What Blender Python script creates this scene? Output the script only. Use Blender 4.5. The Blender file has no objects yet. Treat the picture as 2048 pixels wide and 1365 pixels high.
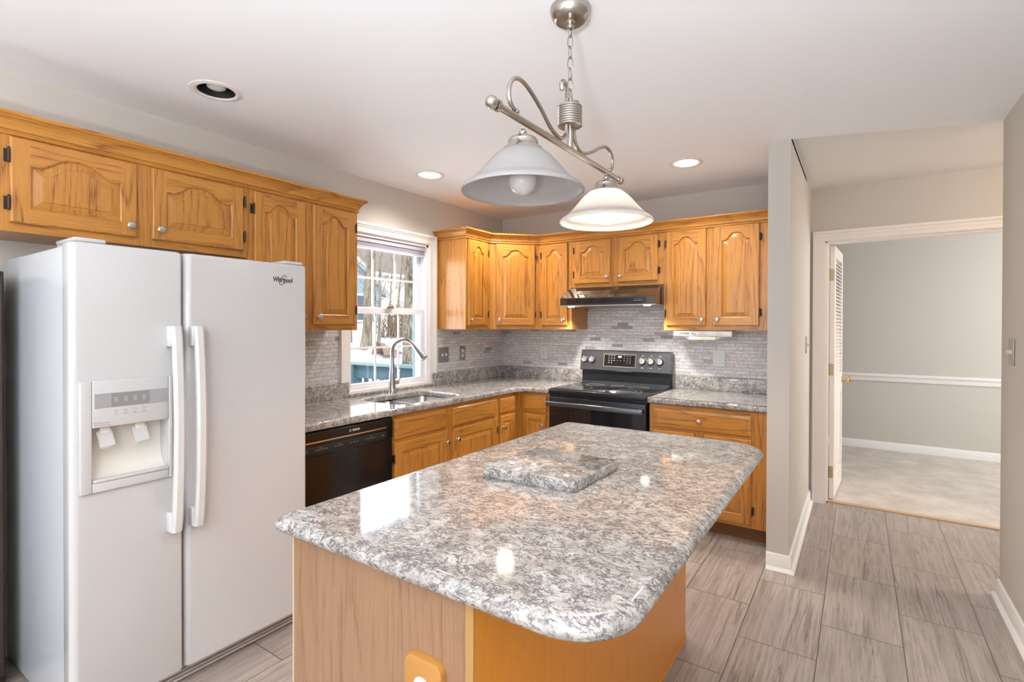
import bpy, bmesh, math, random
from mathutils import Vector, Matrix
PI=math.pi
C=bpy.context.scene.collection
sc=bpy.context.scene

# ---------------------------------------------------------------- camera
FPX,YAW,PITCH,ROLL,SHY,SHX=1021.232,0.5896,-0.0069,0.0024,23.6983,10.5259
CAM=Vector((2.8806,-4.0457,1.4023))
fw=Vector((-math.sin(YAW)*math.cos(PITCH),math.cos(YAW)*math.cos(PITCH),math.sin(PITCH)))
rr=Vector((math.cos(YAW),math.sin(YAW),0)); uu=rr.cross(fw)
r2=rr*math.cos(ROLL)+uu*math.sin(ROLL); u2=-rr*math.sin(ROLL)+uu*math.cos(ROLL)
cd=bpy.data.cameras.new('camera'); cam=bpy.data.objects.new('camera',cd); C.objects.link(cam)
cd.sensor_width=36; cd.lens=FPX/2048*36; cd.clip_start=0.02; cd.clip_end=200
cd.shift_x=-SHX/2048; cd.shift_y=-SHY/2048
m=Matrix.Identity(4)
for i in range(3):
    m[i][0]=r2[i]; m[i][1]=u2[i]; m[i][2]=-fw[i]; m[i][3]=CAM[i]
cam.matrix_world=m
sc.camera=cam
# ---------------------------------------------------------------- view, world, sun, daylight
sc.view_settings.view_transform='Standard'
try: sc.view_settings.look='None'
except Exception: pass
sc.view_settings.gamma=1; sc.view_settings.use_curve_mapping=False
sc.view_settings.exposure=0.95
w=bpy.data.worlds.new('world'); sc.world=w; w.use_nodes=True
w.node_tree.nodes['Background'].inputs[0].default_value=(0.86,0.93,1.0,1)
w.node_tree.nodes['Background'].inputs[1].default_value=0.85
def lamp(name,kind,loc,energy,color=(1,1,1),rot=(0,0,0),**k):
    d=bpy.data.lights.new(name,kind); d.energy=energy; d.color=color
    for a,b in k.items(): setattr(d,a,b)
    o=bpy.data.objects.new(name,d); o.location=loc; o.rotation_euler=rot; C.objects.link(o); return o
lamp('sun','SUN',(5,-10,12),0.95,(1,0.95,0.86),tuple(Vector((-.55,.45,-.62)).to_track_quat('-Z','Y').to_euler()),angle=0.02)
# area lamps adding daylight at the window and at two added, unseen openings
lamp('added_daylight_patio','AREA',(1.75,-7.6,1.25),20,(0.86,0.93,1.0),(math.radians(90),0,0),shape='RECTANGLE',size=3.0,size_y=2.1)
lamp('daylight_kitchen_window','AREA',(-0.25,-1.415,1.5),10,(0.92,0.96,1.0),(0,math.radians(-90),0),shape='RECTANGLE',size=1.05,size_y=0.75)
lamp('added_daylight_next_room','AREA',(5.85,1.75,1.5),33,(0.94,0.97,1.0),(0,math.radians(90),0),shape='RECTANGLE',size=1.3,size_y=1.6)  # this window is made up to light the next room
# ---------------------------------------------------------------- node helpers
def newmat(name):
    m=bpy.data.materials.new(name); m.use_nodes=True; nt=m.node_tree
    b=nt.nodes['Principled BSDF']; return m,nt,b
class G:
    def __init__(s,nt): s.nt=nt
    def _in(s,sock,v):
        if v is None: return
        if isinstance(v,bpy.types.NodeSocket): s.nt.links.new(v,sock)
        else:
            if sock.type=='RGBA' and len(v)==3: v=(*v,1)
            sock.default_value=v
    def M(s,op,a,b=None,c=None,clamp=False):
        n=s.nt.nodes.new('ShaderNodeMath'); n.operation=op; n.use_clamp=clamp
        s._in(n.inputs[0],a); s._in(n.inputs[1],b); s._in(n.inputs[2],c); return n.outputs[0]
    def V(s,op,a,b=None):
        n=s.nt.nodes.new('ShaderNodeVectorMath'); n.operation=op
        s._in(n.inputs[0],a); s._in(n.inputs[1],b); return n.outputs[0]
    def co(s,kind='Object'):
        return s.nt.nodes.new('ShaderNodeTexCoord').outputs[kind]
    def sep(s,v):
        n=s.nt.nodes.new('ShaderNodeSeparateXYZ'); s._in(n.inputs[0],v); return n.outputs
    def comb(s,x,y,z):
        n=s.nt.nodes.new('ShaderNodeCombineXYZ'); s._in(n.inputs[0],x); s._in(n.inputs[1],y); s._in(n.inputs[2],z); return n.outputs[0]
    def noise(s,v,scale,detail=2,rough=0.5,dist=0,out='Fac'):
        n=s.nt.nodes.new('ShaderNodeTexNoise'); s._in(n.inputs['Vector'],v)
        n.inputs['Scale'].default_value=scale; n.inputs['Detail'].default_value=detail
        n.inputs['Roughness'].default_value=rough; n.inputs['Distortion'].default_value=dist
        return n.outputs[out]
    def wn(s,v,out='Value'):
        n=s.nt.nodes.new('ShaderNodeTexWhiteNoise'); n.noise_dimensions='3D'; s._in(n.inputs['Vector'],v); return n.outputs[out]
    def ramp(s,f,stops):
        n=s.nt.nodes.new('ShaderNodeValToRGB'); s._in(n.inputs[0],f); e=n.color_ramp.elements
        for i,(p,c) in enumerate(stops):
            el=e[i] if i<2 else e.new(p)
            el.position=p; el.color=(c,c,c,1) if isinstance(c,(int,float)) else (*c,1)
        return n.outputs[0]
    def mix(s,f,a,b,blend='MIX'):
        n=s.nt.nodes.new('ShaderNodeMix'); n.data_type='RGBA'; n.blend_type=blend
        s._in(n.inputs[0],f); s._in(n.inputs[6],a); s._in(n.inputs[7],b); return n.outputs[2]
    def bump(s,h,strength,dist,normal_to):
        n=s.nt.nodes.new('ShaderNodeBump'); n.inputs['Strength'].default_value=strength; n.inputs['Distance'].default_value=dist
        s._in(n.inputs['Height'],h); s.nt.links.new(n.outputs[0],normal_to)
    def rnd(s): return s.nt.nodes.new('ShaderNodeObjectInfo').outputs['Random']
def setp(b,**k):
    names={'rough':'Roughness','metal':'Metallic','coat':'Coat Weight','coatr':'Coat Roughness','spec':'Specular IOR Level','ior':'IOR','trans':'Transmission Weight','emc':'Emission Color','ems':'Emission Strength','sss':'Subsurface Weight'}
    for a,v in k.items():
        if a=='emc': v=(*v,1)
        b.inputs[names[a]].default_value=v
MATS={}
def plain(name,col,rough=0.5,**k):
    if name in MATS: return MATS[name]
    m,nt,b=newmat(name); g=G(nt)
    n=g.noise(g.co(),35,3)
    c=g.mix(g.M('MULTIPLY',n,0.10),(*col,1),tuple(x*0.8 for x in col)+(1,))
    nt.links.new(c,b.inputs['Base Color'])
    setp(b,rough=rough,**k); MATS[name]=m; return m
def paint(name,col,rough=0.6,bump=0.04):
    m,nt,b=newmat(name); g=G(nt); co=g.co()
    n=g.noise(co,3.0,2)
    c=g.mix(g.M('MULTIPLY',n,0.06),(*col,1),tuple(x*0.9 for x in col)+(1,))
    nt.links.new(c,b.inputs['Base Color']); g.bump(g.noise(co,320,2),bump,0.002,b.inputs['Normal'])
    setp(b,rough=rough); return m
def oak(name,axis,base,dark,rough=0.33,figure=1.0,pores=1.0,freq=15,coat=0.25):
    m,nt,b=newmat(name); g=G(nt); co=g.co(); r=g.rnd()
    off=g.V('MULTIPLY',g.comb(r,r,r),(13.7,17.3,11.9))
    v=g.V('ADD',co,off)
    sl=[1,1,1]; sl['xyz'.index(axis)]=0.10
    vs=g.V('MULTIPLY',v,tuple(sl))
    x,y,z=g.sep(v)
    ac={'z':(x,y),'x':(z,y),'y':(x,z)}[axis]
    across=g.M('ADD',ac[0],g.M('MULTIPLY',ac[1],0.9))
    n1=g.noise(vs,5.5,2,0.45)
    f=g.M('FRACT',g.M('ADD',g.M('MULTIPLY',across,freq),g.M('MULTIPLY',n1,11)))
    ring=g.ramp(f,[(0.0,0.75),(0.12,0.1),(0.55,0.18),(0.86,0.55),(0.97,1.0)])
    sf=[1,1,1]; sf['xyz'.index(axis)]=0.03
    vf=g.V('MULTIPLY',v,tuple(sf))
    p1=g.ramp(g.noise(vf,330,2,0.6),[(0.42,1.0),(0.56,0.0)])
    p2=g.noise(vf,60,3,0.6)
    ringf=g.M('MULTIPLY',ring,g.M('ADD',0.35,g.M('MULTIPLY',p1,0.65)))
    fac=g.M('ADD',g.M('MULTIPLY',ringf,0.9*figure),g.M('MULTIPLY',p1,0.16*pores),clamp=True)
    tone=g.mix(g.M('MULTIPLY',p2,0.55),(*base,1),tuple(a*0.72+d*0.28 for a,d in zip(base,dark))+(1,))
    tone=g.mix(g.M('MULTIPLY',r,0.22),tone,tuple(a*0.72 for a in base)+(1,))
    col=g.mix(fac,tone,(*dark,1))
    nt.links.new(col,b.inputs['Base Color'])
    g.bump(g.M('SUBTRACT',1.0,fac),0.10,0.001,b.inputs['Normal'])
    setp(b,rough=rough,coat=coat,coatr=0.18); return m
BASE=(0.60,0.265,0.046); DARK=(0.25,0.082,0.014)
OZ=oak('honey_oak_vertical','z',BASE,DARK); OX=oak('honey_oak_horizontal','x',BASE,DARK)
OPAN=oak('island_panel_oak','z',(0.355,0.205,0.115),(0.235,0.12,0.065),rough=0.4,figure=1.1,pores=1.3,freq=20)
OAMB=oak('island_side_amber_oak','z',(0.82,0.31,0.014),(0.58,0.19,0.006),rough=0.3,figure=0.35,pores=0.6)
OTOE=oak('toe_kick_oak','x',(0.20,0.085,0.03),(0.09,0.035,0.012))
OINT=oak('cabinet_underside_oak','x',(0.30,0.15,0.06),(0.16,0.07,0.025))
def granite(name):
    m,nt,b=newmat(name); g=G(nt); co=g.co('Object')
    wv=g.V('SUBTRACT',g.noise(co,9,2,out='Color'),(0.5,0.5,0.5))
    v=g.V('ADD',co,g.V('MULTIPLY',wv,(0.05,0.05,0.05)))
    va=g.V('MULTIPLY',v,(0.72,1.15,1.0))
    blot=g.noise(va,17,3,0.55)
    tone=g.mix(g.ramp(blot,[(0.35,0),(0.65,1)]),(0.60,0.575,0.545,1),(0.42,0.385,0.355,1))
    tone=g.mix(g.ramp(g.noise(va,90,3,0.6),[(0.50,0.0),(0.70,0.75)]),tone,(0.30,0.27,0.26,1))
    def line(scale,w,det,rough,dist):
        n=g.noise(va,scale,det,rough,dist); d=g.M('ABSOLUTE',g.M('SUBTRACT',n,0.5))
        return g.ramp(d,[(0.0,1.0),(w,0.0)])
    mask=g.ramp(g.noise(v,24,3,0.6),[(0.40,0.15),(0.50,1.0)])
    l1=g.M('MULTIPLY',line(46,0.072,4,0.68,0.6),mask)
    l2=g.M('MULTIPLY',line(88,0.065,3,0.62,0.5),g.ramp(g.noise(v,30,2),[(0.44,0.0),(0.62,1.0)]))
    l3=g.ramp(g.noise(va,150,3,0.7),[(0.57,0.0),(0.63,1.0)])
    dk=g.M('MAXIMUM',g.M('MAXIMUM',l1,g.M('MULTIPLY',l2,0.85)),g.M('MULTIPLY',l3,0.75),clamp=True)
    col=g.mix(g.M('MULTIPLY',dk,0.93),tone,(0.055,0.052,0.06,1))
    red=g.ramp(g.noise(v,48,2),[(0.70,0.0),(0.76,0.75)])
    col=g.mix(red,col,(0.16,0.07,0.06,1))
    nt.links.new(col,b.inputs['Base Color']); setp(b,rough=0.07,spec=0.6); return m
GRAN=granite('speckled_granite')
def tilefloor():
    m,nt,b=newmat('striated_floor_tile'); g=G(nt); x,y,z=g.sep(g.co('Object'))
    cx=g.M('DIVIDE',g.M('SUBTRACT',x,2.446-0.2995*20),0.2995); col=g.M('FLOOR',cx); fx=g.M('FRACT',cx)
    par=g.M('MULTIPLY',g.M('FRACT',g.M('MULTIPLY',col,0.5)),1.0)   # 0 or .5
    cy=g.M('ADD',g.M('DIVIDE',g.M('ADD',y,1.655+0.604*40),0.604),par); row=g.M('FLOOR',cy); fy=g.M('FRACT',cy)
    idv=g.comb(col,row,3.3); r=g.wn(idv); r2=g.wn(g.comb(row,col,9.1))
    ex=g.M('MULTIPLY',g.M('MINIMUM',fx,g.M('SUBTRACT',1.0,fx)),0.2995)
    ey=g.M('MULTIPLY',g.M('MINIMUM',fy,g.M('SUBTRACT',1.0,fy)),0.604)
    joint=g.M('LESS_THAN',g.M('MINIMUM',ex,ey),0.0019)
    v=g.comb(g.M('ADD',x,g.M('MULTIPLY',r,31)),g.M('ADD',g.M('MULTIPLY',y,0.045),g.M('MULTIPLY',r2,17)),0.0)
    fine=g.noise(v,75,4,0.65,0.4); mid=g.noise(v,16,3,0.55,0.3)
    tone=g.mix(g.ramp(mid,[(0.30,0),(0.70,1)]),(0.47,0.41,0.375,1),(0.31,0.265,0.235,1))
    tone=g.mix(g.ramp(fine,[(0.40,0.55),(0.54,0.0)]),tone,(0.21,0.165,0.135,1))
    st=g.M('MULTIPLY',g.ramp(g.noise(v,42,4,0.7,0.8),[(0.36,1.0),(0.46,0.0)]),g.ramp(g.noise(v,9,2),[(0.45,0.0),(0.6,1.0)]))
    tone=g.mix(g.M('MULTIPLY',st,0.95),tone,(0.13,0.095,0.08,1))
    tone=g.mix(g.M('MULTIPLY',r,0.25),tone,(0.42,0.36,0.33,1))
    nt.links.new(g.mix(joint,tone,(0.09,0.075,0.065,1)),b.inputs['Base Color'])
    g.bump(g.M('SUBTRACT',1.0,joint),0.3,0.001,b.inputs['Normal'])
    setp(b,rough=0.30); return m
FLOOR=tilefloor()
def mosaic(name,plane):
    m,nt,b=newmat(name); g=G(nt); x,y,z=g.sep(g.co('Object'))
    u=x if plane=='x' else y
    H,W=0.0255,0.094
    cz=g.M('DIVIDE',g.M('ADD',z,5*H*40),H); row=g.M('FLOOR',cz); fz=g.M('FRACT',cz)
    ro=g.wn(g.comb(row,0.5,1.5)); 
    cu=g.M('ADD',g.M('DIVIDE',g.M('ADD',u,20),W),g.M('ADD',g.M('FRACT',g.M('MULTIPLY',row,0.5)),g.M('MULTIPLY',ro,0.22)))
    colu=g.M('FLOOR',cu); fu=g.M('FRACT',cu)
    r=g.wn(g.comb(colu,row,2.0)); r2=g.wn(g.comb(row,colu,7.0))
    eu=g.M('MULTIPLY',g.M('MINIMUM',fu,g.M('SUBTRACT',1.0,fu)),W); ez=g.M('MULTIPLY',g.M('MINIMUM',fz,g.M('SUBTRACT',1.0,fz)),H)
    joint=g.M('LESS_THAN',g.M('MINIMUM',eu,ez),0.0011)
    v=g.comb(g.M('ADD',u,g.M('MULTIPLY',r,9)),g.M('MULTIPLY',z,2.4),r2)
    vein=g.noise(v,28,4,0.65,1.5)
    tone=g.ramp(r,[(0.0,(0.55,0.54,0.55)),(0.35,(0.66,0.65,0.655)),(0.75,(0.74,0.715,0.70)),(0.93,(0.62,0.59,0.58)),(0.985,(0.27,0.26,0.27))])
    tone=g.mix(g.ramp(vein,[(0.38,0.6),(0.54,0.0)]),tone,(0.33,0.32,0.33,1))
    nt.links.new(g.mix(joint,tone,(0.24,0.23,0.225,1)),b.inputs['Base Color'])
    g.bump(g.M('SUBTRACT',1.0,joint),0.4,0.001,b.inputs['Normal'])
    setp(b,rough=0.32); return m
MOSX=mosaic('stone_mosaic_back','x'); MOSY=mosaic('stone_mosaic_left','y')
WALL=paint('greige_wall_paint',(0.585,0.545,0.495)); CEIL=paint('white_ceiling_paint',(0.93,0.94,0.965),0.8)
CEILH=paint('hall_ceiling_beige',(0.84,0.82,0.81),0.8)  # a little darker and warmer than the kitchen ceiling
TRIM=paint('white_trim_paint',(0.84,0.82,0.80),0.35,0.01)
CASE=paint('cream_casing_paint',(0.84,0.78,0.73),0.35,0.01)
SNOWW=plain('window_vinyl_white',(0.82,0.81,0.85),0.35)
LAV=plain('blind_lavender_white',(0.58,0.58,0.68),0.5)
FRW=plain('fridge_white_enamel',(0.58,0.575,0.575),0.22,coat=0.35,coatr=0.12)
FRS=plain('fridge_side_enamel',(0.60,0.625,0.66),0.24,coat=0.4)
FRH=plain('handle_white_plastic',(0.66,0.655,0.65),0.2,coat=0.3)
FRI=plain('dispenser_cream_plastic',(0.80,0.76,0.69),0.3)
FGR=plain('grille_grey_plastic',(0.42,0.40,0.38),0.4)
LCD=plain('lcd_grey',(0.27,0.27,0.27),0.2); LCD2=plain('lcd_light',(0.37,0.36,0.37),0.25)
INK=plain('ink_dark',(0.05,0.05,0.05),0.4); INKG=plain('ink_grey',(0.35,0.34,0.33),0.4)
NICK=plain('brushed_nickel',(0.56,0.53,0.50),0.28,metal=1.0)
NICKD=plain('satin_nickel_fixture',(0.50,0.455,0.41),0.27,metal=1.0)
CHR=plain('faucet_steel',(0.50,0.50,0.52),0.16,metal=1.0); SINK=plain('sink_stainless',(0.55,0.55,0.56),0.28,metal=1.0)
BRZ=plain('dark_bronze_hinge',(0.06,0.045,0.035),0.45,metal=0.6)
BRS=plain('aged_brass',(0.42,0.33,0.20),0.35,metal=0.9); BRSK=plain('bright_brass_knob',(0.75,0.52,0.25),0.2,metal=1.0)
BLK=plain('black_gloss_plastic',(0.010,0.009,0.009),0.16); BLKG=plain('black_ceramic_glass',(0.012,0.012,0.013),0.05)
BLKM=plain('black_matte',(0.015,0.014,0.013),0.55)
BSS=plain('black_stainless',(0.14,0.148,0.16),0.27,metal=0.85); BSD=plain('dark_stainless_panel',(0.035,0.036,0.042),0.3,metal=0.7)
BHD=plain('hood_black_gloss',(0.045,0.032,0.024),0.08,coat=0.6); KNB=plain('knob_steel',(0.72,0.71,0.69),0.22,metal=1.0)
SLV=plain('silver_strip',(0.6,0.6,0.6),0.3,metal=0.8)
WPL=plain('white_device_plastic',(0.70,0.70,0.68),0.35); GPL=plain('grey_steel_plate',(0.33,0.32,0.31),0.35,metal=0.8)
TPL=plain('taupe_plate',(0.45,0.41,0.37),0.4,metal=0.5); IVP=plain('ivory_plate',(0.62,0.66,0.62),0.4)
PWO=plain('outlet_wood_plate',(0.48,0.22,0.05),0.35,coat=0.3); PLY=plain('plywood_edge',(0.50,0.42,0.29),0.7)
CARP,nt_,b_=newmat('beige_carpet'); g_=G(nt_); nn=g_.noise(g_.co(),5,5,0.7)
nt_.links.new(g_.mix(g_.ramp(nn,[(0.35,0),(0.65,1)]),(0.66,0.60,0.54,1),(0.52,0.46,0.40,1)),b_.inputs['Base Color']); g_.bump(g_.noise(g_.co(),400,2),0.6,0.004,b_.inputs['Normal']); setp(b_,rough=0.95)
def emis(name,col,st,base=(0.9,0.9,0.9)):
    m,nt,b=newmat(name); b.inputs['Base Color'].default_value=(*base,1); setp(b,emc=col,ems=st,rough=0.4); return m
CANL=emis('recessed_bulb_lit',(1,0.86,0.68),7.0); BULB=emis('pendant_bulb_lit',(1,0.9,0.78),9.0); HOODL=emis('hood_bulb_lit',(1,0.93,0.8),14)
BULBOFF=plain('bulb_off_frosted',(0.62,0.60,0.60),0.25); DISP=emis('clock_digits_lit',(0.9,0.95,1.0),1.4)
def frosted(name,col,tr):
    m,nt,b=newmat(name); g=G(nt)
    n=g.noise(g.V('MULTIPLY',g.co(),(1,1,0.4)),14,3,0.6,1.0)
    c=g.mix(g.M('MULTIPLY',n,0.25),(*col,1),tuple(x*0.86 for x in col)+(1,))
    nt.links.new(c,b.inputs['Base Color']); setp(b,rough=0.3)
    t=nt.nodes.new('ShaderNodeBsdfTranslucent'); t.inputs[0].default_value=(*col,1)
    mx=nt.nodes.new('ShaderNodeMixShader'); mx.inputs[0].default_value=tr
    out=nt.nodes['Material Output']; nt.links.new(b.outputs[0],mx.inputs[1]); nt.links.new(t.outputs[0],mx.inputs[2]); nt.links.new(mx.outputs[0],out.inputs[0])
    return m
SHADE=frosted('frosted_bell_glass',(0.60,0.575,0.565),0.45)
def pane(name):
    m,nt,b=newmat(name); out=nt.nodes['Material Output']
    tr=nt.nodes.new('ShaderNodeBsdfTransparent'); gl=nt.nodes.new('ShaderNodeBsdfGlossy'); gl.inputs['Roughness'].default_value=0.0
    fr=nt.nodes.new('ShaderNodeFresnel'); fr.inputs[0].default_value=1.25
    mx=nt.nodes.new('ShaderNodeMixShader'); nt.links.new(fr.outputs[0],mx.inputs[0]); nt.links.new(tr.outputs[0],mx.inputs[1]); nt.links.new(gl.outputs[0],mx.inputs[2]); nt.links.new(mx.outputs[0],out.inputs[0]); return m
PANE=pane('window_glass')
def bark(name,c1,c2,sx=26):
    m,nt,b=newmat(name); g=G(nt); v=g.V('MULTIPLY',g.co(),(1,1,0.16))
    n=g.noise(v,sx,4,0.65,1.2); r=g.ramp(n,[(0.40,0),(0.58,1)])
    nt.links.new(g.mix(r,(*c1,1),(*c2,1)),b.inputs['Base Color']); g.bump(n,0.8,0.03,b.inputs['Normal']); setp(b,rough=0.9); return m
BARK=bark('furrowed_bark',(0.10,0.08,0.06),(0.42,0.36,0.29)); BARK2=bark('pale_bark',(0.20,0.16,0.115),(0.40,0.34,0.26),14)
BLUEP=plain('blue_painted_wood',(0.13,0.235,0.285),0.6); SNOW=plain('snow',(0.86,0.88,0.92),0.7)
BSID=plain('blue_grey_siding',(0.30,0.42,0.50),0.7); WSID=plain('white_siding',(0.72,0.71,0.68),0.7); ROOF=plain('brown_shingle',(0.30,0.26,0.23),0.9)
TARP=plain('brown_tarp',(0.36,0.25,0.19),0.7); LEAF=plain('brown_twigs',(0.30,0.22,0.14),0.9)
WOODST=plain('threshold_oak',(0.55,0.36,0.22),0.4)

# ---------------------------------------------------------------- mesh helpers
def tag(o,label=None,cat=None,group=None,kind=None):
    if label: o['label']=label
    if cat: o['category']=cat
    if group: o['group']=group
    if kind: o['kind']=kind
    return o
def empty(name,loc,rz=0,label=None,cat=None,group=None):
    o=bpy.data.objects.new(name,None); o.empty_display_size=0.05; o.location=loc; o.rotation_euler=(0,0,rz); C.objects.link(o); return tag(o,label,cat,group)
class MB:
    def __init__(s): s.v=[]; s.f=[]; s.m=[]; s.mats=[]
    def mi(s,mat):
        if mat not in s.mats: s.mats.append(mat)
        return s.mats.index(mat)
    def face(s,idx,mat): s.f.append(tuple(idx)); s.m.append(s.mi(mat))
    def quadpts(s,pts,mat):
        n=len(s.v); s.v+= [tuple(p) for p in pts]; s.face(range(n,n+len(pts)),mat)
    def box(s,x0,x1,y0,y1,z0,z1,mat,M=None):
        if x0>x1:x0,x1=x1,x0
        if y0>y1:y0,y1=y1,y0
        if z0>z1:z0,z1=z1,z0
        n=len(s.v); p=[(x,y,z) for z in (z0,z1) for y in (y0,y1) for x in (x0,x1)]
        if M: p=[tuple(M@Vector(q)) for q in p]
        s.v+=p
        for q in ((0,2,3,1),(4,5,7,6),(0,1,5,4),(2,6,7,3),(0,4,6,2),(1,3,7,5)): s.face([n+i for i in q],mat)
        return s
    def cbox(s,x0,x1,y0,y1,z0,z1,mat,c=0.004):
        # box with chamfered edges
        if x0>x1:x0,x1=x1,x0
        if y0>y1:y0,y1=y1,y0
        if z0>z1:z0,z1=z1,z0
        bm=bmesh.new(); bmesh.ops.create_cube(bm,size=1)
        for v in bm.verts: v.co=Vector(((x0+x1)/2+v.co.x*(x1-x0),(y0+y1)/2+v.co.y*(y1-y0),(z0+z1)/2+v.co.z*(z1-z0)))
        c=min(c,(x1-x0)*.45,(y1-y0)*.45,(z1-z0)*.45)
        bmesh.ops.bevel(bm,geom=list(bm.edges),offset=c,segments=3,profile=0.5,affect='EDGES')
        s.add_bm(bm,mat); bm.free(); return s
    def add_bm(s,bm,mat):
        n=len(s.v); bm.verts.index_update(); s.v+=[tuple(v.co) for v in bm.verts]
        for f in bm.faces: s.face([n+v.index for v in f.verts],mat)
    def loops(s,loops,mat,closed=True,cap0=False,cap1=False):
        base=[]
        for L in loops:
            base.append(len(s.v)); s.v+=[tuple(p) for p in L]
        k=len(loops[0])
        for a,b in zip(base,base[1:]):
            for i in range(k if closed else k-1):
                j=(i+1)%k; s.face((a+i,a+j,b+j,b+i),mat)
        if cap0: s.face([base[0]+i for i in range(k)][::-1],mat)
        if cap1: s.face([base[-1]+i for i in range(k)],mat)
        return s
    def tube(s,pts,r,mat,n=10,cap=True):
        pts=[Vector(p) for p in pts]; rs=r if isinstance(r,(list,tuple)) else [r]*len(pts)
        up=None; L=[]
        for i,p in enumerate(pts):
            t=(pts[min(i+1,len(pts)-1)]-pts[max(i-1,0)]).normalized()
            if up is None: up=t.orthogonal().normalized()
            up=(up-t*up.dot(t)); 
            if up.length<1e-6: up=t.orthogonal()
            up.normalize(); w=t.cross(up)
            L.append([p+(up*math.cos(a)+w*math.sin(a))*rs[i] for a in [2*PI*k/n for k in range(n)]])
        return s.loops(L,mat,cap0=cap,cap1=cap)
    def lathe(s,prof,center,mat,n=24,axis='z',cap=False):
        c=Vector(center); L=[]
        for r,h in prof:
            ring=[]
            for k in range(n):
                a=2*PI*k/n; x,y=r*math.cos(a),r*math.sin(a)
                ring.append(c+Vector({'z':(x,y,h),'x':(h,x,y),'y':(y,h,x),'-y':(x,-h,y)}[axis]))
            L.append(ring)
        return s.loops(L,mat,cap0=cap,cap1=cap)
    def prism(s,poly,z0,z1,mat):
        return s.loops([[(x,y,z0) for x,y in poly],[(x,y,z1) for x,y in poly]],mat,cap0=True,cap1=True)
    def sphere(s,c,r,mat,n=16,sz=1.0):
        prof=[(max(1e-4,r*math.sin(PI*k/(n//2))),-r*sz*math.cos(PI*k/(n//2))) for k in range(n//2+1)]
        return s.lathe(prof,c,mat,n)
    def sweep(s,path,prof,mat,closed=False):
        # path: xy points, prof: closed list of (offset to the right-hand side, z); mitred corners
        P=[Vector(p) for p in path]; n=len(P); L=[]
        for i in range(n):
            if closed or 0<i<n-1:
                d0=(P[i]-P[i-1]).normalized(); d1=(P[(i+1)%n]-P[i]).normalized()
            elif i==0: d0=d1=(P[1]-P[0]).normalized()
            else: d0=d1=(P[-1]-P[-2]).normalized()
            n0=Vector((d0.y,-d0.x)); n1=Vector((d1.y,-d1.x)); mv=(n0+n1); mv=mv/ (mv.dot(n0))
            L.append([(P[i].x+mv.x*o,P[i].y+mv.y*o,z) for o,z in prof])
        if closed: L.append(L[0])
        s.loops(L,mat,cap0=not closed,cap1=not closed); return s
    def build(s,name,parent=None,origin=(0,0,0),rot=(0,0,0),smooth=True,angle=32,xf=None):
        me=bpy.data.meshes.new(name); o0=Vector(origin)
        me.from_pydata([tuple(Vector(v)-o0) for v in s.v],[],s.f)
        for mt in s.mats: me.materials.append(mt)
        me.polygons.foreach_set('material_index',s.m)
        bm=bmesh.new(); bm.from_mesh(me); bmesh.ops.recalc_face_normals(bm,faces=bm.faces); bm.to_mesh(me); bm.free()
        finish(me,smooth,angle)
        o=bpy.data.objects.new(name,me); C.objects.link(o); o.location=origin; o.rotation_euler=rot
        if parent: o.parent=parent
        return o
def finish(me,smooth=True,angle=32):
    if smooth:
        me.polygons.foreach_set('use_smooth',[True]*len(me.polygons))
        me.set_sharp_from_angle(angle=math.radians(angle))
    me.update()
def roundpoly(pts,rad,seg=8):
    out=[]; n=len(pts)
    for i,p in enumerate(pts):
        r=rad[i] if isinstance(rad,(list,tuple)) else rad
        P=Vector(p[:2]); A=Vector(pts[i-1][:2]); B=Vector(pts[(i+1)%n][:2])
        if r<=1e-5: out.append((P.x,P.y)); continue
        a=(A-P).normalized(); b=(B-P).normalized(); ang=a.angle(b); d=r/math.tan(ang/2)
        c=P+(a+b).normalized()*(r/math.sin(ang/2)); s0=P+a*d-c; s1=P+b*d-c
        a0=math.atan2(s0.y,s0.x); a1=math.atan2(s1.y,s1.x); da=(a1-a0+PI)%(2*PI)-PI
        for k in range(seg+1):
            t=a0+da*k/seg; out.append((c.x+r*math.cos(t),c.y+r*math.sin(t)))
    return out
def plate(name,outer,holes,z0,z1,r,mat,parent=None,seg=4):
    cu=bpy.data.curves.new(name,'CURVE'); cu.dimensions='2D'; cu.fill_mode='BOTH'
    for poly in [outer]+holes:
        sp=cu.splines.new('POLY'); sp.points.add(len(poly)-1); sp.use_cyclic_u=True
        for i,(x,y) in enumerate(poly): sp.points[i].co=(x,y,0,1)
    cu.extrude=max((z1-z0)/2-r,0.0); cu.bevel_depth=r; cu.bevel_resolution=seg; cu.offset=-r
    o=bpy.data.objects.new(name,cu); C.objects.link(o); dg=bpy.context.evaluated_depsgraph_get()
    me=bpy.data.meshes.new_from_object(o.evaluated_get(dg)); bpy.data.objects.remove(o)
    me.materials.clear(); me.materials.append(mat)
    for p in me.polygons: p.material_index=0
    finish(me,True,40)
    ob=bpy.data.objects.new(name,me); C.objects.link(ob); ob.location=(0,0,(z0+z1)/2)
    if parent: ob.parent=parent; ob.location=Vector((0,0,(z0+z1)/2))-Vector(parent.location)
    return ob
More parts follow.
